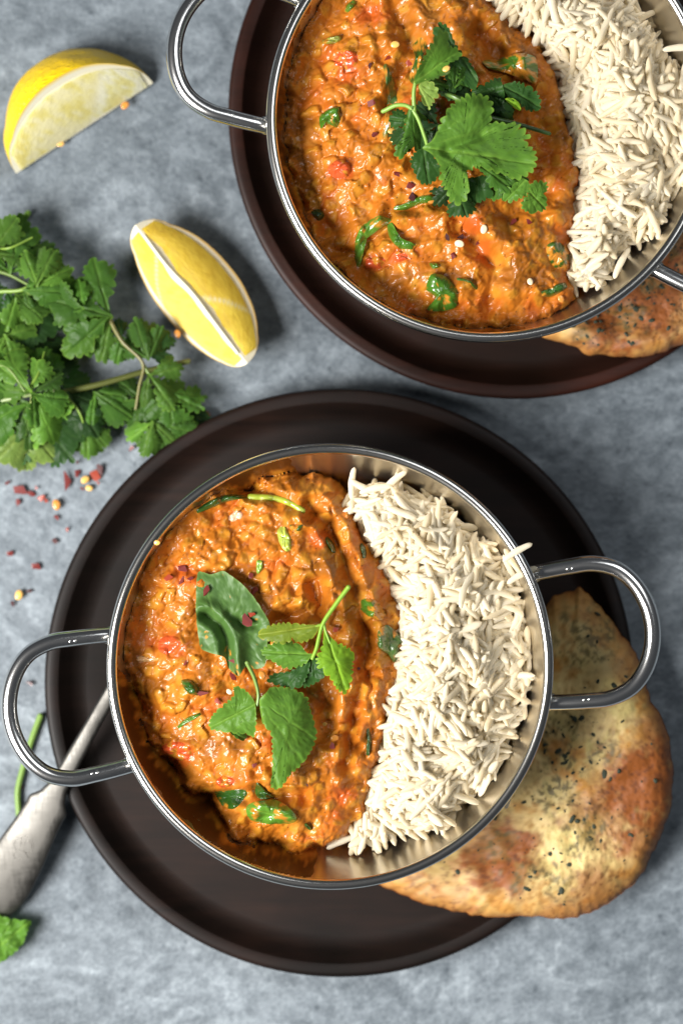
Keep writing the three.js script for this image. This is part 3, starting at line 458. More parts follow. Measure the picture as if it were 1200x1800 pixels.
sprig('small coriander sprig with upright stem tip on the front curry', 'coriander sprig',
  [{ line: [[612, 1031, 0.066], [588, 1064, 0.064], [567, 1097, 0.0625], [556, 1140, 0.061], [549, 1157, 0.060]], color: [0.20, 0.36, 0.03], r: 0.00075, taper: 0.8 }, { line: [[567, 1097, 0.0625], [558, 1099, 0.0622], [540, 1105, 0.0615]], color: [0.20, 0.33, 0.04], r: 0.0005 }, { line: [[569, 1096, 0.0625], [572, 1108, 0.062], [580, 1130, 0.0615]], color: [0.20, 0.36, 0.04], r: 0.0005 }],
  [
    { pts: [[471, 1199], [480, 1187], [510, 1181], [531, 1169], [545, 1152], [543, 1178], [530, 1205], [516, 1211], [495, 1208]], base: [545, 1154], tone: 'dark', h: slope(0.0590, 0.0565), seed: 40 },
    { pts: [[543, 1156], [558, 1154], [570, 1178], [567, 1192], [542, 1208], [531, 1205]], base: [549, 1155], tone: 'dark', h: slope(0.0590, 0.0560), seed: 44 },
    { pts: [[453, 1116], [474, 1100], [504, 1095], [534, 1097], [561, 1099], [552, 1118], [534, 1127], [522, 1127], [514, 1121], [507, 1128], [492, 1130], [468, 1124]], base: [561, 1099], tone: 'olive', h: slope(0.0622, 0.0600, 0.006), seed: 3 },
    { pts: [[460, 1145], [480, 1131], [510, 1128], [528, 1136], [540, 1148], [549, 1150], [537, 1166], [522, 1172], [507, 1176], [492, 1172], [480, 1163], [468, 1157]], base: [549, 1150], tone: 'light', h: slope(0.0605, 0.0592, -0.008), seed: 7 },
    { pts: [[570, 1103], [585, 1124], [606, 1136], [621, 1148], [618, 1175], [618, 1190], [609, 1217], [594, 1211], [582, 1193], [571, 1181], [561, 1172], [558, 1157], [564, 1142], [568, 1130]], base: [570, 1103], tone: 'bright', h: slope(0.0622, 0.0610, -0.004, 0.004), seed: 13, teeth: 4 },
  ], 0.056);
sprig('two broad coriander leaflets on a short stem, lowest garnish on the front curry', 'coriander sprig',
  [{ line: [[435, 1164, 0.0625], [447, 1190, 0.0612], [454, 1220, 0.0598], [452, 1240, 0.0592]], color: [0.15, 0.25, 0.05], r: 0.0007 }],
  [
    { pts: [[368, 1268], [378, 1253], [402, 1232], [414, 1220], [413, 1205], [429, 1211], [441, 1223], [449, 1238], [450, 1268], [447, 1293], [432, 1289], [400, 1287], [369, 1283]], base: [452, 1236], tone: 'light', h: slope(0.0595, 0.0580, 0.004), teeth: 2.2, seed: 21 },
    { pts: [[456, 1232], [468, 1217], [477, 1208], [510, 1211], [537, 1226], [543, 1244], [555, 1289], [549, 1316], [528, 1346], [510, 1361], [492, 1385], [477, 1382], [480, 1340], [477, 1289], [462, 1271]], base: [455, 1234], tone: 'light', h: (u, v) => 0.0598 + 0.0012 * Math.sin(u * 3) - 0.004 * Math.max(0, u - 0.75) - 0.02 * v * v, teeth: 2.4, seed: 27, centre: [508, 1275], K: 18 },
    { pts: [[400, 1284], [420, 1288], [432, 1296], [427, 1306], [412, 1298]], base: [404, 1286], tone: 'mid', h: slope(0.0560, 0.0545), teeth: 1, seed: 29 },
  ], 0.056);
const rearStems = [{ line: [[673, 193, 0.0610], [697, 184, 0.0628], [716, 186, 0.0632], [730, 200, 0.063], [746, 240, 0.0630], [752, 262, 0.0632]], color: [0.22, 0.38, 0.06], r: 0.0007 }, { line: [[728, 196, 0.0628], [727, 160, 0.0645], [736, 124, 0.066]], color: [0.20, 0.33, 0.05], r: 0.00075 }, { line: [[864, 204, 0.060], [915, 214, 0.058], [969, 227, 0.0555]], color: [0.04, 0.09, 0.02], r: 0.0009 }, { line: [[820, 178, 0.060], [800, 168, 0.0605], [785, 160, 0.059]], color: [0.09, 0.17, 0.03], r: 0.0010 }];
sprig('large lush coriander sprig heaped on the rear curry', 'coriander sprig', rearStems, [
  { pts: [[763, 51], [772, 37], [785, 42], [796, 65], [807, 82], [830, 110], [841, 133], [836, 153], [821, 147], [802, 136], [785, 113], [779, 85], [765, 65]], base: [841, 140], tone: 'dark', h: slope(0.0590, 0.0615), seed: 50 },
  { pts: [[773, 144], [793, 130], [816, 136], [819, 150], [796, 159], [773, 153]], base: [770, 150], tone: 'dark', h: slope(0.059, 0.058), seed: 53, teeth: 2.5 },
  { pts: [[824, 161], [853, 142], [878, 130], [884, 147], [892, 175], [909, 190], [892, 198], [864, 188]], base: [886, 150], tone: 'dark', h: slope(0.0600, 0.0585, -0.006), seed: 56 },
  { pts: [[884, 147], [904, 142], [938, 153], [949, 167], [953, 184], [932, 190], [915, 180], [896, 168]], base: [884, 147], tone: 'dark', h: slope(0.0605, 0.0590, 0.006), seed: 58 },
  { pts: [[888, 172], [902, 170], [914, 180], [916, 190], [906, 188]], base: [886, 170], tone: 'bright', h: slope(0.0612, 0.061), seed: 59, teeth: 0.4, K: 6 },
  { pts: [[819, 317], [853, 306], [866, 337], [841, 351], [826, 346]], base: [838, 300], tone: 'dark', h: slope(0.0600, 0.0580), seed: 60 },
  { pts: [[722, 280], [736, 261], [756, 263], [773, 289], [770, 306], [756, 317], [739, 314]], base: [744, 258], tone: 'dark', h: slope(0.0605, 0.0575), seed: 62 },
  { pts: [[721, 187], [739, 195], [762, 218], [759, 249], [742, 261], [722, 255], [702, 275], [694, 261], [708, 241], [711, 215]], base: [721, 187], tone: 'mid', h: slope(0.0632, 0.0600, -0.01), seed: 64 },
  { pts: [[881, 331], [901, 326], [915, 312], [929, 317], [932, 334], [915, 346], [892, 351]], base: [926, 312], tone: 'light', h: slope(0.0612, 0.0600), seed: 66 },
  { pts: [[918, 354], [928, 340], [935, 320], [950, 316], [961, 318], [963, 328], [956, 337], [963, 348], [960, 363], [937, 371], [921, 365]], base: [928, 332], tone: 'light', h: slope(0.0608, 0.0585), seed: 68 },
  { pts: [[742, 261], [757, 250], [768, 232], [780, 205], [796, 184], [812, 175], [824, 168], [838, 167], [855, 170], [864, 184], [862, 205], [855, 221], [846, 236], [856, 226], [866, 218], [881, 217], [889, 224], [906, 218], [915, 227], [928, 238], [921, 249], [940, 269], [939, 295], [926, 306], [906, 314], [884, 304], [862, 300], [842, 293], [824, 298], [816, 314], [821, 340], [810, 357], [793, 354], [785, 334], [776, 320], [771, 291], [758, 273]], base: [744, 261], tone: 'light', centre: [812, 256], K: 26, teeth: 6, period: 13, seed: 70,
    h: (u, v, x, y) => 0.0648 - 0.0022 * Math.exp(-Math.pow(segDist(x, y, [846, 238], [790, 262]) / 9, 2)) - 0.0018 * Math.exp(-Math.pow(segDist(x, y, [826, 298], [780, 268]) / 8, 2)) - 0.004 * smooth(290, 360, y) - 0.0025 * smooth(200, 165, y) + 0.0016 * Math.sin(u * 5) },
  { pts: [[824, 276], [838, 294], [853, 304], [861, 323], [887, 337], [901, 331], [904, 314], [881, 298], [853, 280]], base: [822, 276], tone: 'mid', h: slope(0.0640, 0.0615, -0.01), seed: 82, teeth: 3.4, centre: [862, 305] },
  fanLeaf(790, 170, 62, -70, 'dark', 0.0592), fanLeaf(842, 196, 58, -35, 'deep', 0.0590), fanLeaf(800, 150, 60, -100, 'mid', 0.0605), fanLeaf(860, 160, 50, 60, 'dark', 0.0595), fanLeaf(730, 210, 56, 130, 'dark', 0.0588), fanLeaf(770, 215, 60, 170, 'deep', 0.0585), fanLeaf(880, 300, 54, 30, 'mid', 0.0600), fanLeaf(800, 320, 58, 75, 'dark', 0.0592),
  { pts: [[735, 153], [745, 143], [762, 150], [769, 167], [759, 181], [753, 190], [744, 181], [738, 167]], base: [732, 150], tone: 'pale', h: slope(0.0655, 0.0640), seed: 86, teeth: 3 },
  { pts: [[727, 142], [736, 122], [753, 93], [770, 71], [783, 71], [786, 85], [804, 88], [809, 99], [799, 110], [787, 114], [785, 136], [770, 142], [745, 146], [731, 152]], base: [729, 146], tone: 'light', h: slope(0.0655, 0.0670, 0.02), seed: 90, teeth: 3.2, K: 16 },
], 0.058, undefined, 0.0635);

// ---------------------------------------------------------------- coriander on the table
function fanLeaf(x, y, size, deg, tone, h0, o = {}) {  // three toothed lobes, wedge shaped, joined at the stalk at (x, y)
  const id = Math.round(x * 3 + y), lobes = [[0, 1, 1.0], [-0.95 - 0.2 * hash(id, 1), 0.80, 0.95], [0.95 + 0.2 * hash(id, 2), 0.82, 0.95]];
  return { multi: lobes.map(([turn, len, wide], k) => {
    const a = deg * Math.PI / 180 + turn * (o.squash ?? 1), L = size * len * (0.92 + 0.16 * hash(id, k + 5)), out = [...LOBE, ...LOBE.slice().reverse().map(([u, v]) => [u, -v])].map(([u, v], n) => { const q = 1 + 0.22 * (hash(id, n, k) - 0.5); return [u * L * q, v * L * wide * q]; });
    return { pts: out.map(([u, v]) => [x + u * Math.cos(a) - v * Math.sin(a), y + u * Math.sin(a) + v * Math.cos(a)]), base: [x, y], tone, teeth: Math.min(6, size * 0.065), period: Math.max(8, size * 0.17), seed: id + k * 7, centre: [x + L * 0.6 * Math.cos(a), y + L * 0.6 * Math.sin(a)], K: 9,
      h: (u, v) => h0 + (k ? -0.0006 : 0.0004) + (o.rise ?? 0.002) * u - (o.droop ?? 0.004) * (0.6 + 0.9 * hash(id, k + 20)) * u * u + (o.cup ?? -0.02) * 0.7 * v * v + (o.roll ?? 0) * v + (hash(id, k + 30) - 0.5) * 0.012 * v };
  }) };
}
const G1 = [0.13, 0.20, 0.04], G2 = [0.16, 0.26, 0.035], G3 = [0.075, 0.085, 0.02];
sprig('coriander sprig at the left edge above the others, leaves bunched near the lemon wedge', 'coriander sprig', [{ line: [[-60, 520, 0.010], [0, 512, 0.013], [45, 508, 0.015], [90, 470, 0.016]], color: G2, r: 0.0008 }, { line: [[-40, 470, 0.012], [10, 480, 0.013], [50, 500, 0.014]], color: G1, r: 0.0007 }, { line: [[-20, 430, 0.012], [20, 440, 0.02], [60, 420, 0.018]], color: G2, r: 0.0005 }, { line: [[45, 508, 0.015], [75, 540, 0.012], [110, 552, 0.010]], color: G1, r: 0.0005 }], [
  fanLeaf(20, 480, 96, -82, 'mid', 0.017, { cup: -0.03 }), fanLeaf(2, 470, 60, -130, 'dark', 0.012, {}), fanLeaf(70, 505, 74, -70, 'light', 0.020, { cup: -0.05, squash: 0.8 }), fanLeaf(46, 512, 60, 12, 'mid', 0.018, { cup: -0.03 }), fanLeaf(30, 520, 70, 42, 'light', 0.016, { roll: 0.01 }), fanLeaf(40, 455, 50, -20, 'dark', 0.010, {}), fanLeaf(-10, 450, 70, -60, 'light', 0.019, {}), fanLeaf(10, 505, 60, 130, 'dark', 0.012, {}), fanLeaf(72, 530, 50, 50, 'dark', 0.008, {}),
], 0, 'coriander sprigs loose on the table', 0.014);
sprig('coriander sprig with brownish stem pointing at the lower lemon wedge', 'coriander sprig', [{ line: [[40, 712, 0.010], [110, 690, 0.012], [180, 674, 0.014], [250, 654, 0.014], [330, 634, 0.011]], color: G3, r: 0.0011, taper: 0.85 }, { line: [[190, 556, 0.014], [215, 600, 0.015], [252, 640, 0.015], [245, 680, 0.014], [238, 718, 0.012]], color: [0.16, 0.15, 0.05], r: 0.0007 }, { line: [[252, 642, 0.0145], [268, 665, 0.014], [290, 690, 0.013]], color: G1, r: 0.0007 }], [
  fanLeaf(194, 556, 112, 198, 'mid', 0.017, { cup: -0.02, squash: 0.9 }), fanLeaf(196, 558, 100, 150, 'light', 0.0155, { cup: -0.04, squash: 0.7 }), fanLeaf(150, 545, 60, 205, 'mid', 0.019, {}),
  fanLeaf(212, 600, 46, -160, 'dark', 0.012, {}), fanLeaf(216, 592, 48, 110, 'mid', 0.013, {}), fanLeaf(262, 632, 66, -105, 'mid', 0.016, { cup: -0.06, squash: 0.75 }), fanLeaf(256, 622, 52, -50, 'dark', 0.012, {}),
  fanLeaf(262, 660, 66, 40, 'light', 0.016, { cup: -0.04 }), fanLeaf(296, 690, 76, 78, 'mid', 0.014, { cup: -0.02 }), fanLeaf(248, 702, 64, 160, 'mid', 0.012, { cup: -0.02 }), fanLeaf(268, 742, 60, 95, 'light', 0.015, { cup: -0.05 }), fanLeaf(290, 748, 54, 20, 'mid', 0.013, {}), fanLeaf(318, 728, 46, 10, 'deep', 0.006, {}), fanLeaf(264, 700, 70, 60, 'dark', 0.009, {}),
], 0, 'coriander sprigs loose on the table', 0.014);
sprig('largest coriander sprig at the left edge, with dark and pale lower leaves', 'coriander sprig', [{ line: [[-50, 716, 0.014], [0, 706, 0.016], [40, 698, 0.018], [62, 694, 0.018]], color: [0.20, 0.26, 0.10], r: 0.0009 }, { line: [[62, 694, 0.018], [55, 735, 0.016], [52, 775, 0.013]], color: [0.24, 0.30, 0.08], r: 0.0008 }, { line: [[96, 690, 0.012], [60, 640, 0.013], [10, 600, 0.012]], color: G1, r: 0.0008 }, { line: [[110, 690, 0.013], [140, 725, 0.014], [150, 765, 0.010]], color: G2, r: 0.0005 }, { line: [[40, 698, 0.019], [70, 665, 0.021], [80, 620, 0.016]], color: G2, r: 0.0005 }, { line: [[-20, 640, 0.018], [20, 650, 0.021], [50, 690, 0.022]], color: G1, r: 0.0005 }], [
  fanLeaf(30, 640, 118, -72, 'dark', 0.012, { cup: -0.015 }), fanLeaf(4, 640, 100, -100, 'mid', 0.010, {}), fanLeaf(72, 668, 62, -82, 'mid', 0.014, { squash: 0.5 }), fanLeaf(60, 690, 74, -128, 'light', 0.021, { cup: -0.02 }), fanLeaf(20, 690, 80, -150, 'mid', 0.018, {}), fanLeaf(62, 694, 70, 22, 'mid', 0.021, { cup: -0.03, roll: 0.01 }), fanLeaf(66, 700, 80, 66, 'light', 0.018, { cup: -0.05, squash: 0.75 }),
  fanLeaf(50, 710, 96, 148, 'mid', 0.017, {}), fanLeaf(58, 728, 96, 44, 'dark', 0.011, { cup: -0.01 }), fanLeaf(52, 752, 84, 130, 'pale', 0.014, { cup: -0.03 }), fanLeaf(20, 765, 66, 70, 'pale', 0.010, {}), fanLeaf(120, 690, 84, 62, 'dark', 0.013, { cup: -0.03, squash: 0.7 }), fanLeaf(120, 718, 60, 30, 'deep', 0.009, {}), fanLeaf(166, 690, 66, 40, 'mid', 0.014, { cup: -0.05, squash: 0.8 }), fanLeaf(150, 740, 60, 84, 'light', 0.010, { squash: 0.6 }), fanLeaf(92, 668, 60, 10, 'dark', 0.008, {}), fanLeaf(10, 590, 60, 60, 'light', 0.016, {}),
], 0, 'coriander sprigs loose on the table', 0.014);
function looseStem(line, color, label) { tag(mesh('coriander_stalk', rod(line.map(([x, y, h]) => new THREE.Vector3(X0(x) * 1.06, h, Z0(y) * 1.06)), 0.0011, 40, 10, 0.9), Object.assign(M.stem.clone(), { color: new THREE.Color(...color) })), label, 'coriander stalk'); }
looseStem([[-40, 410], [-6, 372], [18, 343]].map((p) => [p[0], 900 + (p[1] - 900) * 0.945, 0.002]).map((p) => [600 + (p[0] - 600) * 0.945, p[1], p[2]]), [0.13, 0.25, 0.03], 'cut coriander stem poking in at the left edge below the upper lemon wedge');
looseStem([[40, 1280], [22, 1330], [6, 1384], [-2, 1420], [0, 1470], [-6, 1540]].map((p) => [600 + (p[0] - 600) * 0.945, 900 + (p[1] - 900) * 0.945, 0.0018]), [0.16, 0.27, 0.05], 'bent green coriander stem under the left handle of the front bowl');
{
  const t = thing('loose_leaf', 'crumpled green leaf at the left edge below the cutlery handle', 'leaf', new THREE.Vector3(-0.115, 0, 0.14));
  mesh('blade', blade([[-30, 1604], [0, 1610], [30, 1616], [54, 1618], [48, 1640], [36, 1664], [14, 1684], [-10, 1694], [-40, 1690]].map((p) => [600 + (p[0] - 600) * 1.055, 900 + (p[1] - 900) * 1.055]), [-40, 1710], TONE.light, (u, v, px, py) => 0.005 + 0.004 * fbm(px / 16, py / 16, 2, 5), { teeth: 2, period: 14, seed: 12, veins: 1.4 }), M.leaf, t);
}

// ---------------------------------------------------------------- lemon wedges
const zestBump = dataTex(256, (u, v) => { const w = worley(u * 26, v * 26, 4); return 0.8 - 0.5 * smooth(0.35, 0.05, w[0]) + 0.1 * vnoise(u * 50, v * 50); });
const juiceBump = dataTex(256, (u, v) => fbm(u * 46, v * 9, 3, 8) * 0.7 + 0.3 * fbm(u * 60, v * 30, 2, 18));
M.zest = new THREE.MeshPhysicalMaterial({ vertexColors: true, roughness: 0.36, bumpMap: zestBump, bumpScale: 0.0004 });
M.pith = new THREE.MeshPhysicalMaterial({ vertexColors: true, roughness: 0.95, transmission: 0.3, thickness: 0 });
M.flesh = new THREE.MeshPhysicalMaterial({ vertexColors: true, roughness: 0.95, clearcoat: 0.6, clearcoatRoughness: 0.15, transmission: 0.55, thickness: 0, bumpMap: juiceBump, bumpScale: 0.00025 });
function makeLemon(label, mid, dirDeg, bis, alpha, len, R, fleshCol, zest, core) {  
  // local: x along the core, wedge opens from the core line round direction bis (radians, from +z' towards +y)
  const t = thing('lemon_wedge', label, 'lemon wedge', mid); t.rotation.y = -dirDeg * Math.PI / 180;
  const prof = (s) => R * Math.pow(Math.max(0, 1 - Math.pow(Math.abs(s), 2.25)), 0.62) + 0.0024 * Math.pow(clamp((Math.abs(s) - 0.8) / 0.2), 0.7) * (s < 0 ? 1 : 0.5) * Math.sqrt(Math.max(0, 1 - Math.pow(clamp((Math.abs(s) - 0.9) / 0.1), 2)));
  const at = (s, rho, a) => [s * len / 2, Math.sin(a) * rho, Math.cos(a) * rho];
  const grid = (nu, nv, f, fc) => { const pos = [], col = [], uv = [], idx = []; for (let i = 0; i <= nu; i++) for (let j = 0; j <= nv; j++) { pos.push(...f(i / nu, j / nv)); col.push(...fc(i / nu, j / nv)); uv.push(i / nu, j / nv); } for (let i = 0; i < nu; i++) for (let j = 0; j < nv; j++) { const a = i * (nv + 1) + j; idx.push(a, a + 1, a + nv + 1, a + 1, a + nv + 2, a + nv + 1); } const g = geom(pos, idx, col, uv); g.userData.local = true; return g; };
  const S_ = (u) => Math.sin((u - 0.5) * Math.PI) ;
  const wob = (s, a) => 1 + (fbm(s * 2 + 5, a * 2 + 3, 3, 9) - 0.5) * 0.07;
  mesh('rind', grid(70, 30, (u, v) => { const a = bis - alpha + 2 * alpha * v, s = S_(u); return at(s, prof(s) * wob(s, a), a); }, (u, v) => mix(zest, [zest[0] * 0.92, zest[1] * 0.86, zest[2] * 0.5], fbm(u * 9, v * 6, 3, 14))), M.zest, t);
  for (const e of [-1, 1]) {
    const a = bis + e * alpha;
    const face = (lo, hi, out, fc, ends = 1, bulge = 0) => { const g = grid(70, 14, (u, v) => { const s = S_(u) * ends, r = prof(s) * wob(s, a), k = lerp(lo(s), hi(s), v), p = at(s, Math.max(0, r * k), a), o = out + bulge * Math.sin(Math.PI * v) * Math.sin(Math.PI * u); return [p[0], p[1] + e * Math.cos(a) * o, p[2] - e * Math.sin(a) * o]; }, fc); if (e > 0) { const ix = g.index.array; for (let i = 0; i < ix.length; i += 3) { const q = ix[i]; ix[i] = ix[i + 1]; ix[i + 1] = q; } g.computeVertexNormals(); } return g; };
    mesh('pith', face(() => 0, () => 1, 0, (u, v) => mix([0.88, 0.85, 0.66], zest, smooth(0.94, 1, v))), M.pith, t);
    mesh('flesh', face((s) => (core ? 0.03 : 0.02) + (core ? 0.22 : 0.05) * Math.pow(fbm(s * 3.3, e * 3, 3, 3), 1.5), (s) => 0.86 - 0.02 * fbm(s * 7, e, 2, 5), 0.0004, (u, v) => { const f = fbm(u * 40 + v * 4, v * 5, 3, 6 + e) * 0.6 + fbm(u * 6, v * 2, 2, 16 + e) * 0.4, seg = smooth(0.015, 0, Math.abs(u - (e > 0 ? 0.36 : 0.62) - 0.16 * (v - 0.5))); let c = mix(fleshCol[e > 0 ? 1 : 0], [fleshCol[0][0] * 1.06, fleshCol[0][1] * 1.1, fleshCol[0][2] * 1.9], smooth(0.40, 0.65, f) * 0.9); c = mix(c, [c[0] * 0.86, c[1] * 0.80, c[2] * 0.5], smooth(0.5, 0.3, f) * 0.55); const deep = u < (e > 0 ? 0.36 : 0.62) + 0.16 * (v - 0.5) ? 1 : 0; c = mix(c, [c[0] * 0.94, c[1] * 0.88, c[2] * 0.55], deep * 0.6); return mix(c, [0.88, 0.85, 0.62], seg); }, 0.92, 0.0010), M.flesh, t);
  }
  // core line of white pith
  if (core) mesh('core', (() => { const g = rod([-0.84, -0.4, 0, 0.4, 0.84].map((s, i) => new THREE.Vector3(s * len / 2, 0.0003 * (i % 2), 0.0005 * Math.sin(i * 2.1))), 0.0006, 30, 8); g.userData.local = true; g.deleteAttribute('color'); return g; })(), new THREE.MeshStandardMaterial({ color: new THREE.Color(0.84, 0.80, 0.60), roughness: 0.55 }), t);
  return t;
}
{
  const a = P(148, 224, 0.004), b = P(336, 516, 0.020);
  makeLemon('lemon wedge lying on its side, yellow rind upward', new THREE.Vector3(a.x, 0.0022, a.z), -33.5, Math.PI - 0.51, 0.50, 0.0555, 0.0262, [[0.86, 0.83, 0.42], [0.88, 0.86, 0.48]], [0.88, 0.60, 0.010], false);
  makeLemon('lemon wedge standing rind down, cut faces and white ridge upward', new THREE.Vector3(b.x, 0.0184, b.z), 51, -Math.PI / 2 - 0.20, 0.86, 0.0590, 0.0180, [[0.90, 0.70, 0.04], [0.92, 0.74, 0.16]], [0.78, 0.46, 0.02], true);
}

// ---------------------------------------------------------------- silver cutlery handle
{
  const A = [218, 1176], dir = [-0.487, 0.873], nrm = [-dir[1], dir[0]];
  const W = [[0, 12.5], [120, 14], [210, 16], [240, 19], [258, 25], [270, 35], [276, 38], [284, 36.5], [320, 39], [370, 45], [420, 48.5], [450, 46.5], [475, 38], [492, 26], [501, 14], [506, 2]];
  const hw = (s) => { for (let i = 1; i < W.length; i++) if (s <= W[i][0]) return lerp(W[i - 1][1], W[i][1], (s - W[i - 1][0]) / (W[i][0] - W[i - 1][0])); return 2; };
  const hAt = (s) => { const k = s / 506; return lerp(0.0262, 0.0016, k) + 0.0022 * Math.sin(Math.PI * clamp((k - 0.45) / 0.55)) - 0.0006 * smooth(0.9, 1, k); };
  const pos = [], idx = [], n = 120, m = 20, th = (s) => lerp(0.0019, 0.0013, smooth(200, 300, s));
  const pt = (s, w, dy) => P(A[0] + dir[0] * s + nrm[0] * w, A[1] + dir[1] * s + nrm[1] * w, hAt(s) + dy);
  for (let i = 0; i <= n; i++) { const s = 506 * i / n; for (let j = 0; j < m; j++) { const a = j / m * 2 * Math.PI, c = Math.cos(a), sn = Math.sin(a), w = Math.sign(c) * Math.pow(Math.abs(c), 0.55) * hw(s); pos.push(...pt(s, w, Math.sign(sn) * Math.pow(Math.abs(sn), 0.75) * th(s) - 0.0006 * Math.pow(w / 40, 2)).toArray()); } }
  for (let i = 0; i < n; i++) for (let j = 0; j < m; j++) { const a = i * m + j, b = i * m + (j + 1) % m; idx.push(a, a + m, b, b, a + m, b + m); }
  const e = pos.length / 3; pos.push(...pt(506, 0, 0).toArray()); for (let j = 0; j < m; j++) idx.push(n * m + j, e, n * m + (j + 1) % m);
  const scr = dataTex(512, (u, v) => { let k = 0.47 + (fbm(u * 12, v * 12, 4, 2) - 0.5) * 0.25 + (fbm(u * 160, v * 14, 2, 5) - 0.5) * 0.14 + (fbm(u * 20, v * 200, 2, 7) - 0.5) * 0.1; return k; });
  const g = geom(pos, idx, null, pos.length ? Array.from({ length: pos.length / 3 }, (_, i) => [pos[i * 3] / 0.06, pos[i * 3 + 2] / 0.06]).flat() : null);
  { const p = g.attributes.position, nn = g.attributes.normal; const i = 60 * m + 5; if (nn.getY(i) < 0) { const ix = g.index.array; for (let k = 0; k < ix.length; k += 3) { const q = ix[k]; ix[k] = ix[k + 1]; ix[k + 1] = q; } g.computeVertexNormals(); } }
  const o = pt(420, 0, 0), t = thing('cutlery_handle', 'worn silver cutlery handle leaning on the front plate rim', 'cutlery', new THREE.Vector3(o.x, 0, o.z));
  mesh('shaft', g, new THREE.MeshStandardMaterial({ color: new THREE.Color(0.115, 0.11, 0.10), metalness: 1, roughness: 1, roughnessMap: scr, bumpMap: scr, bumpScale: 0.00004 }), t);
  // faint engraved monogram
  const eng = new THREE.MeshStandardMaterial({ color: new THREE.Color(0.2, 0.19, 0.17), metalness: 1, roughness: 0.4 });
  const curls = [[[-14, 352], [-4, 340], [4, 350], [-4, 366], [-14, 362], [-8, 348], [8, 340]], [[4, 338], [12, 346], [6, 362], [14, 368], [20, 356], [12, 346]], [[-16, 372], [-2, 366], [12, 374], [4, 384], [-6, 378]]];
  mesh('monogram', mergeGeometries(curls.map((c) => tube(c.map(([w, s]) => pt(s, w, th(s) - 0.0006 * Math.pow(w / 40, 2) - 0.00002)), 0.00009, 40, 5))), eng, t);
}

// ---------------------------------------------------------------- chilli flakes and seeds
const FR = rng(99);
function flakeGeo(s) { const pts = []; const n = 5 + Math.floor(FR() * 3); for (let i = 0; i < n; i++) { const a = FR() * 6.28, r = s * (0.6 + 0.6 * FR()); pts.push(new THREE.Vector3(Math.cos(a) * r, (FR() - 0.5) * s * 0.22, Math.sin(a) * r * 0.75)); } const g = new ConvexGeometry(pts); g.userData.local = true; return g; }
const flakePool = Array.from({ length: 14 }, () => flakeGeo(1));
const seedGeo = new THREE.SphereGeometry(1, 16, 10); { const p = seedGeo.attributes.position; for (let i = 0; i < p.count; i++) { const x = p.getX(i), y = p.getY(i), z = p.getZ(i); p.setXYZ(i, x, y * 0.38 * (1 + 0.25 * (x * x + z * z)), z * 0.82 + 0.08 * x * x); } seedGeo.computeVertexNormals(); }
function bit(kind, px, py, size, h, label, group, cat) {
  const seed = kind.startsWith('seed'), o = mesh(seed ? 'chilli_seed' : 'chilli_flake', seed ? seedGeo : flakePool[Math.floor(FR() * 14)], M[kind]);
  o.position.copy(P(px, py, h)); o.rotation.set((FR() - 0.5) * 0.5, FR() * 6.28, (FR() - 0.5) * 0.5); const r = size * (seed ? 0.44 : 0.54) * S(h); o.scale.set(r * 1.1, r, r);
  tag(o, label, cat ?? (seed ? 'chilli seed' : 'chilli flake'), group);
}
const TG = 'chilli flakes strewn on the table';
for (const [k, x, y, s, l] of [['flakeA', 135, 832, 20, 'red chilli flake touching the upper right of the largest table flake'], ['flakeB', 168, 836, 22, 'orange red chilli flake just right of the yellow seed on the table'], ['flakeA', 146, 860, 9, 'tiny red chilli flake at the lower left of the yellow seed pair'], ['flakeB', 172, 850, 7, 'tiny orange speck right of the yellow seed pair on the table'], ['flakeC', 136, 813, 7, 'tiny dark speck above the largest table flake'],
  ['flakeA', 52, 866, 18, 'red chilli flake overlapping the broad flake at the far left'], ['flakeA', 33, 882, 12, 'small red chilli flake just under the broad flake at the far left'], ['flakeA', 13, 849, 10, 'small chilli flake nearest the left edge of the photo, by the broad flake'], ['flakeB', 64, 858, 9, 'small orange flake at the upper right of the broad far left flake'], ['flakeA', 101, 909, 12, 'small red chilli flake just below the round orange seed'],
  ['flakeB', 118, 931, 11, 'small orange red flake second below the round orange seed'], ['flakeC', 97, 951, 12, 'small dark flake third below the round orange seed'], ['flakeA', 18, 973, 13, 'small dull red flake at the left edge, above the pale seed'], ['flakeC', 50, 1039, 11, 'small black flake touching the pale yellow seed at left'], ['flakeC', 23, 1063, 12, 'small dark red flake just below the pale yellow seed at left'], ['flakeC', 40, 1384, 7, 'tiny dark speck on the table between left handle and cutlery handle'],
  ['flakeB', 80, 880, 9, 'tiny orange flake at the lower right of the orange red flake'], ['flakeC', 158, 846, 8, 'black speck between the two yellow seeds on the table']]) bit(k, x, y, s, 0.0012, l, TG);
bit('flakeA', 115, 845, 32, 0.0016, 'largest dark red chilli flake on the table below the coriander', TG);
bit('flakeC', 176, 824, 22, 0.0016, 'dark chilli flake on the table nearest the front plate edge', TG);
bit('flakeA', 157, 795, 20, 0.0014, 'elongated chilli flake just under the pale coriander leaf tip', TG);
bit('flakeA', 37, 859, 28, 0.0016, 'broad red chilli flake at the far left of the table cluster', TG);
bit('flakeB', 74, 876, 21, 0.0014, 'orange red chilli flake beside the orange seed on the table', TG);
bit('flakeA', 65, 994, 20, 0.0014, 'lone bright red chilli flake on the table above the pale seed', TG);
bit('flakeC', 52, 1202, 12, 0.0014, 'dark chilli flake seen through the left handle of the front bowl', TG);
bit('flakeB', 365, 726, 11, 0.0014, 'chilli flake on the table just above the top of the front plate', TG);
bit('flakeA', 232, 788, 15, 0.0014, 'chilli flake between coriander leaves and the front plate', TG);
bit('seed', 150, 843, 17, 0.0018, 'yellow chilli seed topping the flake cluster on the table', 'chilli seeds on the table');
bit('seed', 157, 858, 14, 0.0016, 'yellow chilli seed at the bottom of the flake cluster on the table', 'chilli seeds on the table');
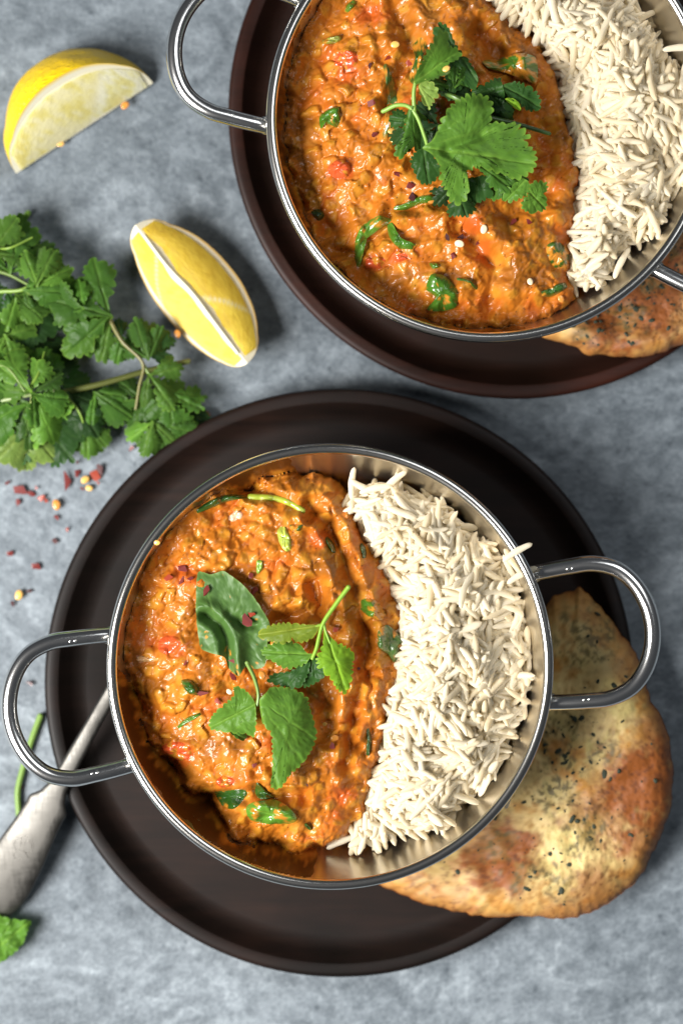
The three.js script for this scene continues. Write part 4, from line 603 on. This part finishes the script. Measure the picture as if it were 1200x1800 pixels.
bit('seedOrange', 100, 887, 20, 0.0020, 'round orange chilli seed alone on the table', 'chilli seeds on the table');
bit('seed', 34, 1046, 19, 0.0020, 'pale yellow chilli seed with dark flake beside it at left', 'chilli seeds on the table');
bit('seedOrange', 312, 587, 16, 0.0090, 'orange chilli seed stuck to the lower lemon wedge', 'chilli seeds on lemon');
bit('seedOrange', 220, 185, 17, 0.0035, 'orange seed at the cut edge of the upper lemon wedge', 'chilli seeds on lemon');
bit('seedOrange', 77, 172, 13, 0.0188, 'small orange seed on the rind of the upper lemon wedge', 'chilli seeds on lemon');
bit('flakeA', 37, 171, 9, 0.0140, 'red chilli speck on the rind of the upper lemon wedge', 'chilli flakes on lemon');
bit('flakeC', 67, 164, 6, 0.0186, 'black speck on the rind of the upper lemon wedge', 'chilli flakes on lemon');
bit('seed', 106, 252, 16, 0.0030, 'amber seed under the cut face of the upper lemon wedge', 'chilli seeds on lemon');
const onA = (x, y) => curryA.H(600 + (x - 600) * 0.992, 900 + (y - 900) * 0.992) + 0.0009, onB = (x, y) => curryB.H(600 + (x - 600) * 0.992, 900 + (y - 900) * 0.992) + 0.0009;
const FAG = 'chilli flakes on the front curry', FBG = 'chilli flakes on the rear curry';
for (const [k, x, y, s, l] of [['flakeA', 322, 998, 20, 'dark glossy chilli flake above left of the spinach leaf'], ['flakeB', 296, 1014, 18, 'orange red flake farthest left of the trio beside the spinach leaf'], ['flakeA', 318, 1020, 16, 'middle flake of the trio left of the spinach leaf top'], ['flakeA', 335, 1018, 12, 'small flake of the trio closest to the spinach leaf'], ['flakeA', 441, 1012, 12, 'small red flake above the right shoulder of the spinach leaf'], ['flakeB', 448, 1040, 16, 'orange red flake at the right edge of the spinach leaf'],
  ['flakeA', 354, 1216, 24, 'big red chilli flake on the curry left of the lower coriander leaflet'], ['flakeB', 383, 1232, 18, 'orange red flake at the upper left edge of the lower left coriander leaflet'], ['flakeA', 585, 1314, 16, 'dark red flake low right on the front curry, below an orange seed'], ['flakeA', 446, 1347, 12, 'small red flake left of the long tip of the lowest coriander leaflet'], ['flakeB', 428, 1294, 18, 'red flake under the bottom edge of the lower left coriander leaflet'], ['flakeA', 325, 1165, 12, 'small red flake left of the lower end of the spinach leaf'],
  ['flakeB', 590, 1105, 12, 'small orange red flake right of the upright coriander stem'], ['flakeC', 630, 1175, 7, 'tiny black speck on the front curry right of the bright coriander leaflet'], ['flakeC', 540, 1380, 5, 'tiny black speck right of the lowest coriander tip']]) bit(k, x, y, s, onA(x, y), l, FAG);
for (const [k, x, y, s, h, l] of [['flakeA', 363, 1037, 20, 0.0540, 'red chilli flake on the upper left of the spinach leaf'], ['flakeA', 433, 1093, 24, 0.0545, 'large dark red chilli flake in the middle of the spinach leaf'], ['flakeB', 443, 1081, 18, 0.0545, 'orange red chilli flake overlapping the large one on the spinach leaf'], ['flakeA', 412, 1163, 20, 0.0548, 'red chilli flake at the bottom tip of the spinach leaf'], ['flakeA', 410, 1190, 18, 0.0555, 'chilli flake just above the lower coriander leaflet']]) bit(k, x, y, s, h, l, FAG);
bit('seedOrange', 461, 1187, 18, onA(461, 1187) + 0.003, 'orange chilli seed beside the short coriander stem', 'chilli seeds on the front curry');
bit('seed', 570, 1273, 10, onA(570, 1273), 'tiny yellow seed right of the lowest coriander leaflet', 'chilli seeds on the front curry');
bit('seedOrange', 588, 1297, 16, onA(588, 1297), 'orange seed low on the right of the front curry', 'chilli seeds on the front curry');
bit('seedPale', 403, 1216, 12, 0.0555, 'pale seed at the tip of the lower coriander leaflet', 'chilli seeds on the front curry');
bit('seed', 276, 954, 13, 0.0568, 'yellow crumb stuck on the upper left rim of the front bowl', null, 'crumb');
for (const [k, x, y, s, l] of [['flakeA', 652, 181, 16, 'red chilli flake on the rear curry left of the coriander stem tip'], ['flakeB', 682, 102, 16, 'orange red flake just below the golden seed on the rear curry'], ['flakeA', 698, 305, 14, 'pinkish red flake on the rear curry below left of the coriander'], ['flakeA', 722, 324, 16, 'red flake, upper of a pair below the left coriander leaves'], ['flakeC', 722, 345, 16, 'dark flake, lower of a pair below the left coriander leaves'], ['flakeA', 811, 367, 18, 'red flake just under the lowest tip of the big rear coriander leaf'],
  ['flakeC', 808, 414, 14, 'dark flake touching the white seed on the rear curry'], ['flakeA', 797, 450, 14, 'bright red flake below the white seed and dark flakes'], ['flakeA', 902, 391, 14, 'red flake below the smallest coriander leaf, left one of two'], ['flakeA', 931, 391, 14, 'red flake below the smallest coriander leaf, right one of two'], ['flakeC', 786, 418, 14, 'dark flake on the rear curry left of the white seed'], ['flakeA', 657, 236, 12, 'small red flake on the rear curry left of the amber seeds'], ['flakeB', 720, 110, 16, 'orange flake beside the topmost rear coriander leaf'],
  ['flakeC', 650, 116, 12, 'dark flake on the rear curry left of the golden seed'], ['flakeA', 838, 428, 10, 'small red flake between the two white seeds of the rear curry']]) bit(k, x, y, s, onB(x, y), l, FBG);
bit('flakeA', 762, 194, 22, onB(762, 194) + 0.004, 'red chilli flake tucked among the rear coriander leaves', FBG);
for (const [k, x, y, s, l] of [['seed', 694, 78, 17, 'golden chilli seed above the coriander at the top of the rear curry'], ['seedOrange', 756, 351, 18, 'orange seed under the lowest lobe of the rear coriander'], ['seedPale', 850, 403, 17, 'white chilli seed below the rear coriander, nearer the rice'], ['seedPale', 807, 428, 18, 'white chilli seed next to a dark flake on the rear curry'], ['seedPale', 931, 495, 14, 'pale seed low on the rear curry beside the rice'], ['seedOrange', 985, 525, 15, 'orange seed at the bottom edge of the rear curry'], ['seed', 688, 230, 15, 'amber seed left of the drooping rear coriander leaf'], ['seed', 690, 246, 13, 'amber seed lowest by the drooping rear coriander leaf']]) bit(k, x, y, s, onB(x, y), l, 'chilli seeds on the rear curry');
bit('seed', 784, 121, 15, 0.0685, 'golden seed lying on the topmost coriander leaf of the rear bowl', 'chilli seeds on the rear curry');

renderer.render(scene, camera);
